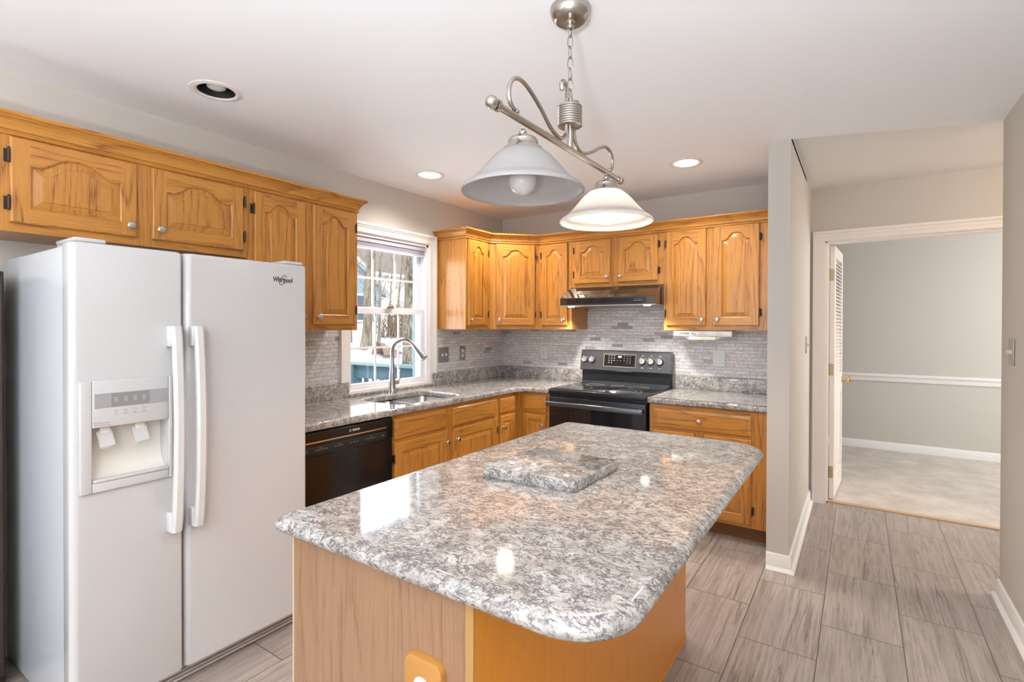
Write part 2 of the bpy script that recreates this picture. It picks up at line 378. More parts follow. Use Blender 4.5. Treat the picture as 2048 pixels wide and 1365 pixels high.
def text(name,s,size,mat,parent,loc,rot,ext=0.0004,align='CENTER',shear=0.0,bold=0.0,sx=1.0):
    cu=bpy.data.curves.new(name,'FONT'); cu.body=s; cu.size=size; cu.extrude=ext; cu.align_x=align; cu.align_y='CENTER'; cu.shear=shear; cu.offset=bold
    o=bpy.data.objects.new(name,cu); C.objects.link(o); dg=bpy.context.evaluated_depsgraph_get()
    me=bpy.data.meshes.new_from_object(o.evaluated_get(dg)); bpy.data.objects.remove(o)
    me.materials.clear(); me.materials.append(mat)
    for p in me.polygons: p.material_index=0
    ob=bpy.data.objects.new(name,me); C.objects.link(ob); ob.location=loc; ob.rotation_euler=rot; ob.scale=(sx,1,1)
    if parent: ob.parent=parent
    return ob
def struct(o): o['kind']='structure'; return o
def subtree_copy(o,parent=None):
    c=o.copy(); C.objects.link(c); c.parent=parent
    for ch in list(o.children): subtree_copy(ch,c)
    return c

# ================================================================ SETTING
F=0.045; HC=2.43; HH=2.455
XR=3.474; YR=-0.58; XC0,XC1,YC=2.454,2.566,-0.885; YD=0.51
YB=-7.7
def wallbox(name,boxes,mat=WALL):
    b=MB()
    for q in boxes: b.box(*q,mat)
    return struct(b.build(name,smooth=False))
WY0,WY1,WZ0,WZ1=-1.80,-1.03,0.950,2.045
wallbox('wall_left',[(-0.14,0,YB,WY0,-0.1,HC+.1),(-0.14,0,WY1,0.12,-0.1,HC+.1),(-0.14,0,WY0,WY1,-0.1,WZ0),(-0.14,0,WY0,WY1,WZ1,HC+.1)])
wallbox('wall_back',[(0,XC0,0,0.12,-0.1,HC+.1)])
wallbox('wall_column',[(XC0,XC1,YC,YD,-0.1,HC+.1)])
wallbox('wall_right',[(XR,XR+0.12,YB,YR,-0.1,HC+.1)])
DX0,DX1,DZ=2.666,4.25,2.05
wallbox('wall_hall',[(XC1-.11,DX0,YD,YD+.11,-0.1,HH+.1),(DX0,DX1,YD,YD+.11,DZ,HH+.1),(DX1,6.1,YD,YD+.11,-0.1,HH+.1)])
wallbox('wall_hall_end',[(6.0,6.1,-0.7,YD,-0.1,HH+.1),(XR+.12,6.1,-0.70,YR,-0.1,HH+.1)])
wallbox('wall_next_room',[(0.5,6.2,2.86,2.98,-0.1,HH+.1),(0.4,0.5,YD+.1,2.98,-0.1,HH+.1)])
wallbox('wall_next_room_right',[(6.1,6.2,0.62,1.0,-.1,HH+.1),(6.1,6.2,2.5,2.86,-.1,HH+.1),(6.1,6.2,1.0,2.5,-.1,0.8),(6.1,6.2,1.0,2.5,2.1,HH+.1)])  # unseen wall, its window opening added to let light in
# unseen rear wall of the room; its wide patio opening is added for daylight
wallbox('wall_rear',[(-0.14,0.3,YB-.12,YB,-0.1,HC+.1),(3.2,XR+.12,YB-.12,YB,-0.1,HC+.1),(0.3,3.2,YB-.12,YB,2.2,HC+.1)])
wb=MB()
for x in (0.30,1.25,2.2,3.13):
    wb.box(x,x+.07,YB-.09,YB-.03,F,2.2,TRIM)
wb.box(0.3,3.2,YB-.09,YB-.03,F,F+.12,TRIM); wb.box(0.3,3.2,YB-.09,YB-.03,2.1,2.2,TRIM)
struct(wb.build('added_patio_frame',smooth=False))  # door frame made up to fit the added patio opening
struct(MB().box(-0.14,6.2,YB-.12,0.565,F-0.1,F,FLOOR).build('floor',smooth=False))
struct(MB().box(0.5,6.2,0.60,2.9,F-0.08,F+0.004,CARP).build('floor_next_room',smooth=False))
struct(MB().box(DX0-.02,DX1,0.555,0.605,F-0.02,F+0.009,WOODST).build('trim_1',smooth=False))
# ceiling with can holes
CANS=[(0.530,-2.912,0.078,False),(0.440,-1.478,0.078,True),(1.970,-0.779,0.078,True),(1.75,-5.3,0.078,True),(0.573,-0.761,0.078,True)]  # the dining-end can is out of view, added for more light
holes=[[(x+r*math.cos(2*PI*k/28),y+r*math.sin(2*PI*k/28)) for k in range(28)] for x,y,r,_ in CANS]
cp=plate('ceiling',[(-0.14,YB-.12),(XR+.12,YB-.12),(XR+.12,YR),(XR,YR),(XC1,YC),(XC1,0.12),(-0.14,0.12)],holes,HC,HC+.02,0.0,CEIL); struct(cp)
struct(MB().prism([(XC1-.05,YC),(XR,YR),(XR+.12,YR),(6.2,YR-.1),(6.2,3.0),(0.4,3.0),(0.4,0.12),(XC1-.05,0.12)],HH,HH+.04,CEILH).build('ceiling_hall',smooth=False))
struct(MB().prism([(XC1,YC),(XR,YR),(XR-.01,YR+.012),(XC1,YC+.012)],HC,HH,CEIL).build('trim_2',smooth=False))
# baseboards
BP=[(0,F),(0.030,F),(0.030,F+0.006),(0.022,F+0.018),(0.014,F+0.022),(0.014,F+0.068),(0.011,F+0.074),(0.010,F+0.086),(0.004,F+0.093),(0,F+0.093)]
struct(MB().sweep([(XC0+0.0,-0.645),(XC0,YC),(XC1,YC),(XC1,YD)][1:],BP,TRIM).build('baseboard_column'))
struct(MB().sweep([(XC0,YC+.20),(XC0,YC),(XC0+.002,YC)],BP,TRIM).build('baseboard_column_end')) if False else None
struct(MB().sweep([(XR+.118,YR),(XR,YR),(XR,YB)],BP,TRIM).build('baseboard_right'))
struct(MB().sweep([(0.5,2.86),(6.1,2.86)],[(0,F),(0.016,F),(0.016,F+0.07),(0.008,F+0.09),(0,F+0.09)],TRIM).build('baseboard_next_room'))
struct(MB().sweep([(0.5,2.86),(6.1,2.86)],[(0,.800),(0.012,.800),(0.016,.812),(0.016,.838),(0.030,.858),(0.030,.872),(0.018,.882),(0,.882)],TRIM).build('trim_3'))
# door casing (hall)
def casing(b,x0,x1,zt,y,wd,mat):
    # stepped flat casing around three sides, profile from inner edge outwards
    steps=[(0,wd,.010),(0.006,wd-.004,.016),(wd*.42,wd-.008,.020),(wd*.72,wd-.003,.026)]
    for a,c,d in steps:
        b.box(x0-c,x0-a,y-d,y,F,zt+c,mat); b.box(x1+a,x1+c,y-d,y,F,zt+c,mat); b.box(x0-a-.0,x1+a,y-d,y,zt+a,zt+c,mat)
b=MB(); casing(b,DX0,DX1,DZ-.002,YD,0.083,CASE); struct(b.build('trim_4',smooth=False))
b=MB(); b.box(DX0,DX0+.012,YD,YD+.11,F,DZ,CASE); b.box(DX0,DX1,YD,YD+.11,DZ-.012,DZ,CASE); b.box(DX0+.012,DX0+.022,YD+.045,YD+.075,F,DZ-.012,CASE)
struct(b.build('trim_5',smooth=False))
# louvered door, open into the next room
dr=empty('louvered_door',(DX0+.022,YD+.115,F),math.radians(-3.5),'white half-louvered door with brass knob, swung open into the carpeted room','door')
DW_=0.62; b=MB()  # local: y along door width, x thickness 0..-.035 ; z
T0,T1=0.004,0.036
b.box(T0,T1,0,0.075,0.012,1.985,CASE); b.box(T0,T1,DW_-.075,DW_,0.012,1.985,CASE)
for z0,z1 in ((0.012,.16),(.80,.96),(1.90,1.985)): b.box(T0,T1,.075,DW_-.075,z0,z1,CASE)
b.box(T0+.010,T1-.010,.075,DW_-.075,.16,.80,CASE); b.cbox(T0+.004,T1-.004,.105,DW_-.105,.19,.77,CASE,.006)
b.build('door_frame',dr,smooth=False)
b=MB()
z=.975
while z<1.89:
    M=Matrix.Translation(((T0+T1)/2,0,z))@Matrix.Rotation(math.radians(40),4,'Y')
    b.box(-.019,.019,.075,DW_-.075,-.003,.003,CASE,M); z+=.029
b.build('louvre_slats',dr,smooth=False)
k=MB(); k.lathe([(.001,0),(.028,0),(.028,.006),(.012,.010),(.010,.035),(.022,.042),(.027,.055),(.022,.068),(.001,.073)],(T1,DW_-.045,.90),BRSK,18,'x'); k.build('door_knob',dr)
for z in (.22,1.02,1.76):
    h=MB(); h.box(-.022,.002,-.004,-.001,z-.045,z+.045,BRS); h.box(.002,.030,-.003,-.0005,z-.045,z+.045,BRS); h.tube([(0,-.007,z-.046),(0,-.007,z+.046)],.006,BRS,8); h.build('hinge',dr)

# ================================================================ WINDOW
b=MB()
for a,c,d in ((0,.080,.010),(.006,.076,.017),(.045,.073,.022),(.058,.077,.028)):
    b.box(0,d,WY0-c,WY0-a,1.017,WZ1+c,TRIM); b.box(0,d,WY1+a,WY1+c,1.017,WZ1+c,TRIM); b.box(0,d,WY0-a,WY1+a,WZ1+a,WZ1+c,TRIM)
b.box(0,.016,WY0-.008,WY1+.028,.916,WZ0,TRIM); b.box(0,.016,WY0-.008,WY0,WZ0,1.017,TRIM); b.box(0,.016,WY1,WY1+.028,WZ0,1.017,TRIM); b.box(-.10,.004,WY0,WY1,WZ0-.004,WZ0+.004,TRIM)
struct(b.build('trim_6',smooth=False))
b=MB()
b.box(-.14,0,WY0,WY0+.018,WZ0,WZ1,SNOWW); b.box(-.14,0,WY1-.018,WY1,WZ0,WZ1,SNOWW); b.box(-.14,0,WY0,WY1,WZ1-.018,WZ1,SNOWW); b.box(-.14,-.02,WY0,WY1,WZ0,WZ0+.02,SNOWW)
wf=struct(b.build('window_1',smooth=False))
def sash(x,z0,z1,name,st,zr0,zr1):
    y0,y1=WY0+.018,WY1-.018; b=MB()
    b.cbox(x,x+.03,y0,y0+st,z0,z1,SNOWW,.003); b.cbox(x,x+.03,y1-st,y1,z0,z1,SNOWW,.003)
    b.cbox(x,x+.03,y0+st,y1-st,z0,z0+zr0,SNOWW,.003); b.cbox(x,x+.03,y0+st,y1-st,z1-zr1,z1,SNOWW,.003)
    gy0,gy1,gz0,gz1=y0+st,y1-st,z0+zr0,z1-zr1
    for i in (1,2): yy=gy0+(gy1-gy0)*i/3; b.box(x+.011,x+.019,yy-.007,yy+.007,gz0,gz1,SNOWW)
    zz=(gz0+gz1)/2; b.box(x+.0105,x+.0185,gy0,gy1,zz-.007,zz+.007,SNOWW)
    o=b.build(name,wf,smooth=False); MB().box(x+.013,x+.016,gy0,gy1,gz0,gz1,PANE).build('window_pane',o,smooth=False); return o
sash(-.10,1.50,WZ1-.018,'upper_sash',.042,.035,.065)
sash(-.066,WZ0+.006,1.53,'lower_sash',.030,.036,.042)
MB().box(-.034,-.012,-1.45,-1.38,1.528,1.542,NICK).build('sash_lock',wf)
b=MB(); b.box(-.138,-.132,WY1-.034,WY1-.018,WZ0+.02,WZ1,BLUEP); b.box(-.136,-.110,WY0+.018,WY0+.035,WZ0+.02,WZ1,BLUEP); b.build('outer_track',wf,smooth=False)
b=MB(); b.cbox(-.058,-.012,WY0+.022,WY1-.022,WZ1-.052,WZ1-.020,LAV,.004)
b.build('window_blind',origin=(-.035,-1.415,WZ1-.05)); bl=bpy.data.objects['window_blind']; tag(bl,'pale blind pulled fully up at the head of the window over the sink','blind')
b=MB()
for i in range(5): b.box(-.054,-.016,WY0+.026,WY1-.026,WZ1-.060-i*.0055,WZ1-.057-i*.0055,LAV)
b.box(-.054,-.016,WY0+.026,WY1-.026,WZ1-.096,WZ1-.083,LAV)
o=b.build('slats',bl,smooth=False); o.location=Vector((0,0,0))-Vector(bl.location)

# ================================================================ CABINET PARTS
def hump(t,H):
    t=min(1,max(0,(t-.07)/.86)); return H*(1-(0.5+0.5*math.cos(2*PI*t))**1.6)
def door(name,wd,ht,parent,x,y,z,H=0.0,knob=None,hinge=None,st=0.055,tr=None,slab=False,plain_frame=False):
    """front face looks to local -y; x,z lower-left corner; y = plane of the face frame"""
    T=.019; c=.006; tr=tr or st; root=None
    b=MB(); yF=-T; 
    # outer back-to-front ring (side walls + rounded edge)
    def rect(i,yy): return [(i,yy,i),(wd-i,yy,i),(wd-i,yy,ht-i),(i,yy,ht-i)]
    if slab:
        b.loops([rect(0,0),rect(0,yF+.006),rect(.004,yF+.003),rect(.010,yF+.002),rect(.022,yF),rect(.024,yF+.0025),rect(.0255,yF+.0025),rect(.0275,yF)],OX,cap0=True,cap1=True)
        o=b.build(name,parent,smooth=False)
    else:
        b.loops([rect(0,0),rect(0,yF+c)],OZ,cap0=True); b.loops([rect(0,yF+c),rect(.0025,yF+.0018),rect(c,yF)],OZ)
        # stiles / rails faces
        z1,z2=st,ht-tr-H
        def q(p,mat): b.quadpts([(a,yF,cc) for a,cc in p],mat)
        q([(c,c),(st,c),(st,ht-c),(c,ht-c)],OZ); q([(wd-st,c),(wd-c,c),(wd-c,ht-c),(wd-st,ht-c)],OZ)
        q([(st,c),(wd-st,c),(wd-st,z1),(st,z1)],OX)
        N=24; ow=wd-2*st
        top=[(st+ow*k/N, z2+hump(k/N,H)) for k in range(N+1)]
        for k in range(N): 
            (xa,za),(xb,zb)=top[k],top[k+1]; q([(xa,za),(xb,zb),(xb,ht-c),(xa,ht-c)],OX)
        op=[(st,z1),(wd-st,z1)]+[(a,cc) for a,cc in reversed(top)]
        def inset(d,hs=1.0):
            xa,xb=st+d,wd-st-d; r=[(xa,z1+d),(xb,z1+d)]
            for k in range(N,-1,-1):
                r.append((xa+(xb-xa)*k/N, z2-d+hump(k/N,H*hs)))
            return r
        def lift(L,yy): return [(a,yy,cc) for a,cc in L]
        b.loops([lift(op,yF),lift(inset(.002),yF+.002),lift(inset(.005),yF+.004),lift(inset(.006),yF+.009)],OZ)
        o=b.build(name,parent,smooth=False)
        p=MB(); s1=min(.036,(wd-2*st)*.24)
        fld=lift(inset(s1,.96),yF+.0015)
        p.loops([lift(inset(.004),yF+.010),lift(inset(.009),yF+.0095),lift(inset(s1-.003,.965),yF+.0042)],OZ)
        p.loops([lift(inset(s1-.003,.965),yF+.0042),lift(inset(s1-.001,.96),yF+.0015),fld],OZ,cap1=False)
        # fill field as strips for clean arch
        n=len(p.v); xa,xb=st+s1,wd-st-s1
        for k in range(N):
            za=z2-s1+hump(k/N,H*.96); zb=z2-s1+hump((k+1)/N,H*.96); Xa=xa+(xb-xa)*k/N; Xb=xa+(xb-xa)*(k+1)/N
            p.quadpts([(Xa,yF+.0015,z1+s1),(Xb,yF+.0015,z1+s1),(Xb,yF+.0015,zb),(Xa,yF+.0015,za)],OZ)
        p.build('raised_panel',o,smooth=False)
    o.location=(x,y,z)
    if knob:
        kb=MB(); kb.lathe([(.0008,0),(.009,0),(.009,.003),(.0055,.005),(.0055,.013),(.011,.017),(.0158,.022),(.0160,.026),(.012,.030),(.0008,.0315)],(knob[0],yF,knob[1]),NICK,20,'-y'); kb.build('knob',o)
    if hinge:
        hx=0 if hinge=='l' else wd; sg=-1 if hinge=='l' else 1
        for hz in (min(.07,ht*.16)+.02,ht-min(.07,ht*.16)-.02):
            h=MB(); h.tube([(hx+sg*.004,yF-.001,hz-.022),(hx+sg*.004,yF-.001,hz+.022)],.0042,BRZ,8)
            h.sphere((hx+sg*.004,yF-.001,hz+.025),.0045,BRZ,8); h.sphere((hx+sg*.004,yF-.001,hz-.025),.0045,BRZ,8)
            h.box(hx+sg*.001,hx+sg*.014,-.0025,-.0003,hz-.024,hz+.024,BRZ); h.box(hx+sg*.002,hx+sg*.0055,yF,-.001,hz-.018,hz+.018,BRZ); h.build('hinge',o)
    return o
def carcass(parent,wd,dp,z0,z1,opens,toe=None,poly=None):
    """opens: list of (x0,x1,z0,z1) frame openings, frame front at y=-dp"""
    b=MB()
    if dp<.5: b.box(0.0,wd,-dp+.019,0,z0,z1,OZ)
    else:
        b.box(0,.018,-dp+.019,-.02,z0,z1,OZ); b.box(wd-.018,wd,-dp+.019,-.02,z0,z1,OZ); b.box(.018,wd-.018,-dp+.019,-.02,z0,z0+.018,OZ); b.box(.018,wd-.018,-.026,-.02,z0+.018,z1,OZ)
    c=b.build('carcass',parent,smooth=False)
    ff=MB(); yb=-dp+.0185; yf=-dp
    xs=sorted(set([0,wd]+[v for o in opens for v in o[:2]]))
    x0=min(o[0] for o in opens); x1=max(o[1] for o in opens)
    ff.box(0,x0,yf,yb,z0,z1,OZ); ff.box(x1,wd,yf,yb,z0,z1,OZ)
    # fill rails
    cols=sorted(set((o[0],o[1]) for o in opens))
    px=None
    for cx0,cx1 in cols:
        if px is not None and cx0>px: ff.box(px,cx0,yf,yb,z0,z1,OZ)
        px=cx1
        zs=sorted([(o[2],o[3]) for o in opens if o[0]==cx0]); zc=z0
        for a,bb in zs:
            ff.box(cx0,cx1,yf,yb,zc,a,OX); zc=bb
        ff.box(cx0,cx1,yf,yb,zc,z1,OX)
    for o in opens: ff.box(o[0],o[1],yb-.0005,yb-.0001,o[2],o[3],BLKM)
    ff.build('face_frame',parent,smooth=False)
ZT=2.13
def upper(name,loc,rz,wd,z0,doors,label,dz=(None,None),H=.05,kz='low'):
    t=empty(name,loc,rz,label,'cabinet','oak wall cabinets')
    base=loc[2]; dp=.305
    d0,d1=dz
    carcass(t,wd,dp,z0-base,ZT-base,[(a+.012,bb-.012,d0-base+.012,d1-base-.012) for a,bb,_ in doors])
    for a,bb,side in doors:
        w_=bb-a; h_=d1-d0; kx=w_-.028 if side=='l' else .028
        door('door',w_,h_,t,a,-dp,d0-base,H=H if w_>.2 else H*.9,knob=(kx,.045),hinge=side,st=.055 if w_>.25 else .048,tr=.045)
    return t
# left run (faces +x): local x -> world +y, so origin at the near-left (low y) end
R=PI/2
upper('wall_cabinet',(0,-3.574,1.743),R,.914,1.743,[(.046,.439,'l'),(.494,.892,'r')],'short two-door honey oak cabinet above the white refrigerator',(1.775,2.088))
upper('wall_cabinet',(0,-2.659,1.372),R,.684,1.372,[(.032,.321,'l'),(.371,.660,'r')],'tall two-door honey oak cabinet between the refrigerator and the sink window',(1.405,2.086))
upper('wall_cabinet',(0,-.93,1.372),R,.32,1.372,[(.022,.298-.045+.02,'r')],'narrow oak wall cabinet with pale side panel just right of the sink window',(1.405,2.086))
# diagonal corner
t=empty('corner_wall_cabinet',(0,0,1.372),0,'diagonal corner oak wall cabinet with one arched door','cabinet','oak wall cabinets')
o=MB().prism([(0,-.609),(.291,-.609),(.609,-.291),(.609,0),(0,0)],0,ZT-1.372,OZ).build('carcass',t,smooth=False)
fr=bpy.data.objects.new('face_frame',None)
ff=MB(); L=.4313
for a in ((0,.055,0,.758,OZ),(L-.055,L,0,.758,OZ),(.055,L-.055,0,.045,OX),(.055,L-.055,.71,.758,OX)): ff.box(a[0],a[1],0,.0125,a[2],a[3],a[4])
ff.box(.055,L-.055,.011,.0125,.045,.71,BLKM)
o=ff.build('face_frame',t,smooth=False); o.location=(.305,-.61,0); o.rotation_euler=(0,0,PI/4)
d=door('door',.335,.681,t,0,0,.033,H=.055,knob=(.028,.045),hinge='r',tr=.045); 
d.location=(.305+.05*math.cos(PI/4),-.61+.05*math.sin(PI/4),.033); d.rotation_euler=(0,0,PI/4)
upper('wall_cabinet',(.61,0,1.372),0,.306,1.372,[(.024,.272,'l')],'narrow single-door oak wall cabinet just left of the range hood',(1.405,2.086))
upper('wall_cabinet',(.918,0,1.712),0,.763,1.712,[(.028,.345,'l'),(.402,.722,'r')],'short two-door oak cabinet above the black range hood',(1.742,2.088))
upper('wall_cabinet',(1.683,0,1.372),0,.690,1.372,[(.018,.302,'l'),(.350,.645,'r')],'tall two-door oak wall cabinet at the right end, above the white under-cabinet radio',(1.405,2.092))
MB().box(2.373,XC0,-.305,-.27,1.372,ZT,OZ).build('filler_strip',smooth=False); tag(bpy.data.objects['filler_strip'],'narrow oak filler strip between the rightmost wall cabinet and the grey wall','filler')
# crown moulding
CP=[(0,ZT-.036),(.007,ZT-.036),(.010,ZT-.031),(.007,ZT-.025),(.003,ZT-.024),(.003,ZT-.020),(.010,ZT-.018),(.012,ZT-.012),(.012,ZT-.008),(.015,ZT+.000),(.021,ZT+.010),(.030,ZT+.019),(.036,ZT+.022),(.036,ZT+.026),(.044,ZT+.028),(.047,ZT+.033),(.047,ZT+.041),(0,ZT+.041)]
def crown(name,path,label):
    o=MB().sweep(path,CP,OX).build(name,angle=20); tag(o,label,'moulding','oak crown mouldings'); return o
OY=oak('honey_oak_along_y','y',BASE,DARK)
def crownm(path,label,mat):
    o=MB().sweep(path,CP,mat).build('crown_moulding',angle=20); tag(o,label,'moulding','oak crown mouldings'); return o
# sweep offset is to the right of travel
crownm([(0.306,-3.9),(0.306,-1.974),(0.001,-1.974)],'oak crown moulding on top of the cabinets over the refrigerator',OY)
crownm([(0.001,-.931),(.306,-.931),(.306,-.611),(.611,-.306),(XC0-.001,-.306)],'oak crown moulding running around the corner cabinets to the right wall',OX)

# ---- base cabinets
ZB0,ZB1=.145,.873
def basecab(name,loc,rz,wd,fronts,opens,label,wend=None):
    t=empty(name,loc,rz,label,'cabinet','oak base cabinets')
    carcass(t,wd,.61,ZB0-F,ZB1-F,opens)
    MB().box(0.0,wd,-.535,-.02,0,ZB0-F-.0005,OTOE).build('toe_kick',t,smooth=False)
    for kind,x0,x1,z0,z1,kn,hg in fronts:
        w_=x1-x0;h_=z1-z0
        door('drawer_front' if kind=='d' else 'door',w_,h_,t,x0,-.61,z0-F,knob=kn,hinge=hg,slab=(kind=='d'),st=.058)
    return t
o1=lambda a,b,c,d:(a+.012,b-.012,c-F+.012,d-F-.012)
S0=-1.975
basecab('base_cabinet',(0,S0,F),R,1.075,[('d',.012,.472,.731,.850,None,None),('d',.530,1.028,.727,.848,None,None),('p',.012,.472,.165,.708,(.442,.470),'l'),('p',.530,1.028,.165,.706,(.030,.470),'r')],
    [o1(.012,.472,.731,.850),o1(.012,.472,.165,.708),o1(.530,1.028,.731,.850),o1(.530,1.028,.165,.708)],'wide honey oak sink cabinet with two false drawer fronts and two doors')
# corner base
t=empty('corner_base_cabinet',(0,0,F),0,'L-shaped inner corner oak base cabinet with small drawers and doors','cabinet','oak base cabinets')
MB().prism([(0,-.899),(.59,-.899),(.59,-.59),(.889,-.59),(.889,0),(0,0)],ZB0-F,ZB1-F,OZ).build('carcass',t,smooth=False)
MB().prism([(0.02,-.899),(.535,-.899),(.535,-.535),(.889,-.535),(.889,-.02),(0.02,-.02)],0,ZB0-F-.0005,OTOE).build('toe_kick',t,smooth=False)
ff=MB()
zz0,zz1=ZB0-F,ZB1-F
for a,b_2,m_ in ((-.899,-.885,OZ),(-.715,-.61,OZ)): ff.box(.5905,.61,a,b_2,zz0,zz1,m_)
for a,b_2,m_ in ((.62,.65,OZ),(.862,.889,OZ)): ff.box(a,b_2,-.61,-.5905,zz0,zz1,m_)
for z0,z1 in ((zz0,zz0+.03),(.708-F-.01,.738-F+.01),(.838-F-.012,zz1)):
    ff.box(.5905,.61,-.885,-.715,z0,z1,OZ); ff.box(.65,.862,-.61,-.5905,z0,z1,OX)
ff.box(.5905,.62,-.62,-.5905,zz0,zz1,OZ)
ff.build('face_frame',t,smooth=False)
for nm,z0,z1,sl,kn in (('drawer_front',.735,.846,True,None),('door',.165,.712,False,(.030,.462))):
    d=door(nm,.196,z1-z0,t,0,0,0,slab=sl,knob=kn,st=.045); d.location=(.61,-.899,z0-F); d.rotation_euler=(0,0,R)
for nm,z0,z1,sl,kn in (('drawer_front',.724,.850,True,None),('door',.165,.706,False,(.186,.462))):
    d=door(nm,.216,z1-z0,t,0,0,0,slab=sl,knob=kn,st=.045); d.location=(.648,-.61,z0-F)
# right base
basecab('base_cabinet',(1.683,0,F),0,.770,[('d',.030,.650,.718,.846,(.310,.062),None),('p',.030,.308,.165,.698,(.25,.470),'l'),('p',.368,.652,.165,.698,(.030,.470),'r')],
    [o1(.030,.308,.718,.846),o1(.030,.308,.165,.698),o1(.368,.652,.718,.846),o1(.368,.652,.165,.698)],'honey oak base cabinet with one wide drawer, right of the range')
# ---- counters
CZ0,CZ1=.874,.914
sinkhole=roundpoly([(.150,-1.845),(.555,-1.845),(.555,-1.255),(.150,-1.255)],.075)
L_=roundpoly([(0.001,-2.635),(.640,-2.635),(.640,-.70),(.70,-.640),(.895,-.640),(.895,-.001),(0.001,-.001)],[.004,.004,.06,.06,.004,.004,.004],6)
cm=plate('countertop',L_,[sinkhole],CZ0,CZ1,.013,GRAN); tag(cm,'L-shaped grey speckled granite countertop holding the sink, left of the range','countertop','granite countertops')
R_=roundpoly([(1.675,-.640),(XC0-.001,-.640),(XC0-.001,-.001),(1.675,-.001)],.004,3)
cm=plate('countertop',R_,[],CZ0,CZ1,.013,GRAN); tag(cm,'short speckled granite countertop between the range and the grey wall','countertop','granite countertops')
def strip(nm,boxes,label):
    b=MB()
    for q in boxes: b.cbox(*q,GRAN,.003)
    o=b.build(nm); return tag(o,label,'backsplash','granite backsplash strips')
strip('granite_upstand',[(0.001,.022,-2.635,-1.81,CZ1,1.016)],'low granite upstand behind the counter left of the sink window')
strip('granite_upstand',[(0.001,.022,-1.0,-.001,CZ1,1.016),(.022,.890,-.022,-.001,CZ1,1.016)],'granite upstand wrapping the inner corner of the counter')
strip('granite_upstand',[(0.017,.030,-1.808,-1.002,CZ1,.934)],'thin granite strip under the window sill behind the faucet')
strip('granite_upstand',[(1.685,XC0-.001,-.022,-.001,CZ1,1.016)],'granite upstand at the right of the range')
def tilepatch(boxes,mat,label):
    b=MB()
    for q in boxes: b.box(*q,mat)
    o=b.build('tile_backsplash',smooth=False); return tag(o,label,'backsplash','stone mosaic backsplashes')
tilepatch([(0.001,.009,-2.66,WY0-.081,1.016,1.371)],MOSY,'grey stone mosaic tiles between the refrigerator and the window')
tilepatch([(0.001,.009,WY1+.081,-.010,1.016,1.371)],MOSY,'grey stone mosaic tiles on the left wall between the window and the corner')
tilepatch([(0.009,.917,-.009,-.001,1.017,1.371),(.917,1.682,-.009,-.001,1.017,1.53),(1.682,XC0-.001,-.009,-.001,1.017,1.371)],MOSX,'grey stone mosaic tiles along the whole back wall behind the range')
b=MB(); x=.920
for wdt in (.20,.225,.225,.10): b.cbox(x,x+wdt-.003,-.011,-.001,1.533,1.62,MOSBIG:=plain('grey_marble_strip',(0.50,0.48,0.47),0.3),.001); x+=wdt
tag(b.build('marble_border_tiles'),'row of larger grey marble border tiles just under the range hood','backsplash')
# ---- sink + faucet
sk=empty('kitchen_sink',(.35,-1.55,.70),0,'double bowl undermount stainless sink set in the granite counter','sink')
def bowl(x0,x1,y0,y1,depth):
    b=MB(); Ls=[]
    for i,z,r in ((-.012,CZ0-.001,.06),(0,CZ0-.001,.06),(.004,CZ0-.02,.06),(.012,CZ0-depth+.03,.06),(.035,CZ0-depth+.004,.05),(.12,CZ0-depth,.04)):
        Ls.append([(a-.35,c+1.55,z-.70) for a,c in roundpoly([(x0+i,y0+i),(x1-i,y0+i),(x1-i,y1-i),(x0+i,y1-i)],max(.01,r),6)])
    b.loops(Ls,SINK,cap1=True); o=b.build('bowl',sk,angle=50)
    MB().lathe([(.001,.004),(.03,.004),(.042,.002),(.043,0)],((x0+x1)/2-.35,(y0+y1)/2+1.55,CZ0-depth-.70),CHR,20).build('drain',o)
bowl(.150,.555,-1.845,-1.585,.17); bowl(.150,.555,-1.565,-1.255,.19)
MB().box(.155-.35,.55-.35,-1.597+1.55,-1.553+1.55,CZ0-.045-.70,CZ0-.022-.70,SINK).build('divider',sk,smooth=False)
fc=empty('faucet',(.085,-1.488,CZ1),0,'tall gooseneck pull-down faucet in brushed steel behind the sink','faucet')
MB().lathe([(.001,0),(.031,0),(.031,.004),(.027,.010),(.024,.06),(.021,.11),(.0175,.17),(.014,.22),(.0125,.26)],(0,0,0),CHR,24).build('body',fc)
arc=[(0,0,.25),(0,0,.30)]+[(.098-.098*math.cos(a),.0,.30+.086*math.sin(a)) for a in [PI*k/16 for k in range(1,14)]]
dirx,diry=.97,.24
arc=[(x*dirx,x*diry,z) for x,_,z in arc]
MB().tube(arc,.0125,CHR,14).build('spout',fc)
e=Vector(arc[-1]); dd=(Vector(arc[-1])-Vector(arc[-2])).normalized()
MB().tube([e,e+dd*.01,e+dd*.012,e+dd*.05,e+dd*.10,e+dd*.125,e+dd*.128],[.013,.0135,.0155,.0175,.0235,.0255,.022],CHR,18).build('spray_head',fc)
MB().tube([(0,.015,.075),(0,.055,.075),(0,.060,.075)],[.017,.017,.012],CHR,14).build('handle_hub',fc)
MB().tube([(0,.052,.078),(.008,.064,.10),(.012,.060,.13),(.012,.062,.155),(.010,.068,.165)],[.008,.007,.0055,.0065,.004],CHR,10).build('lever',fc)

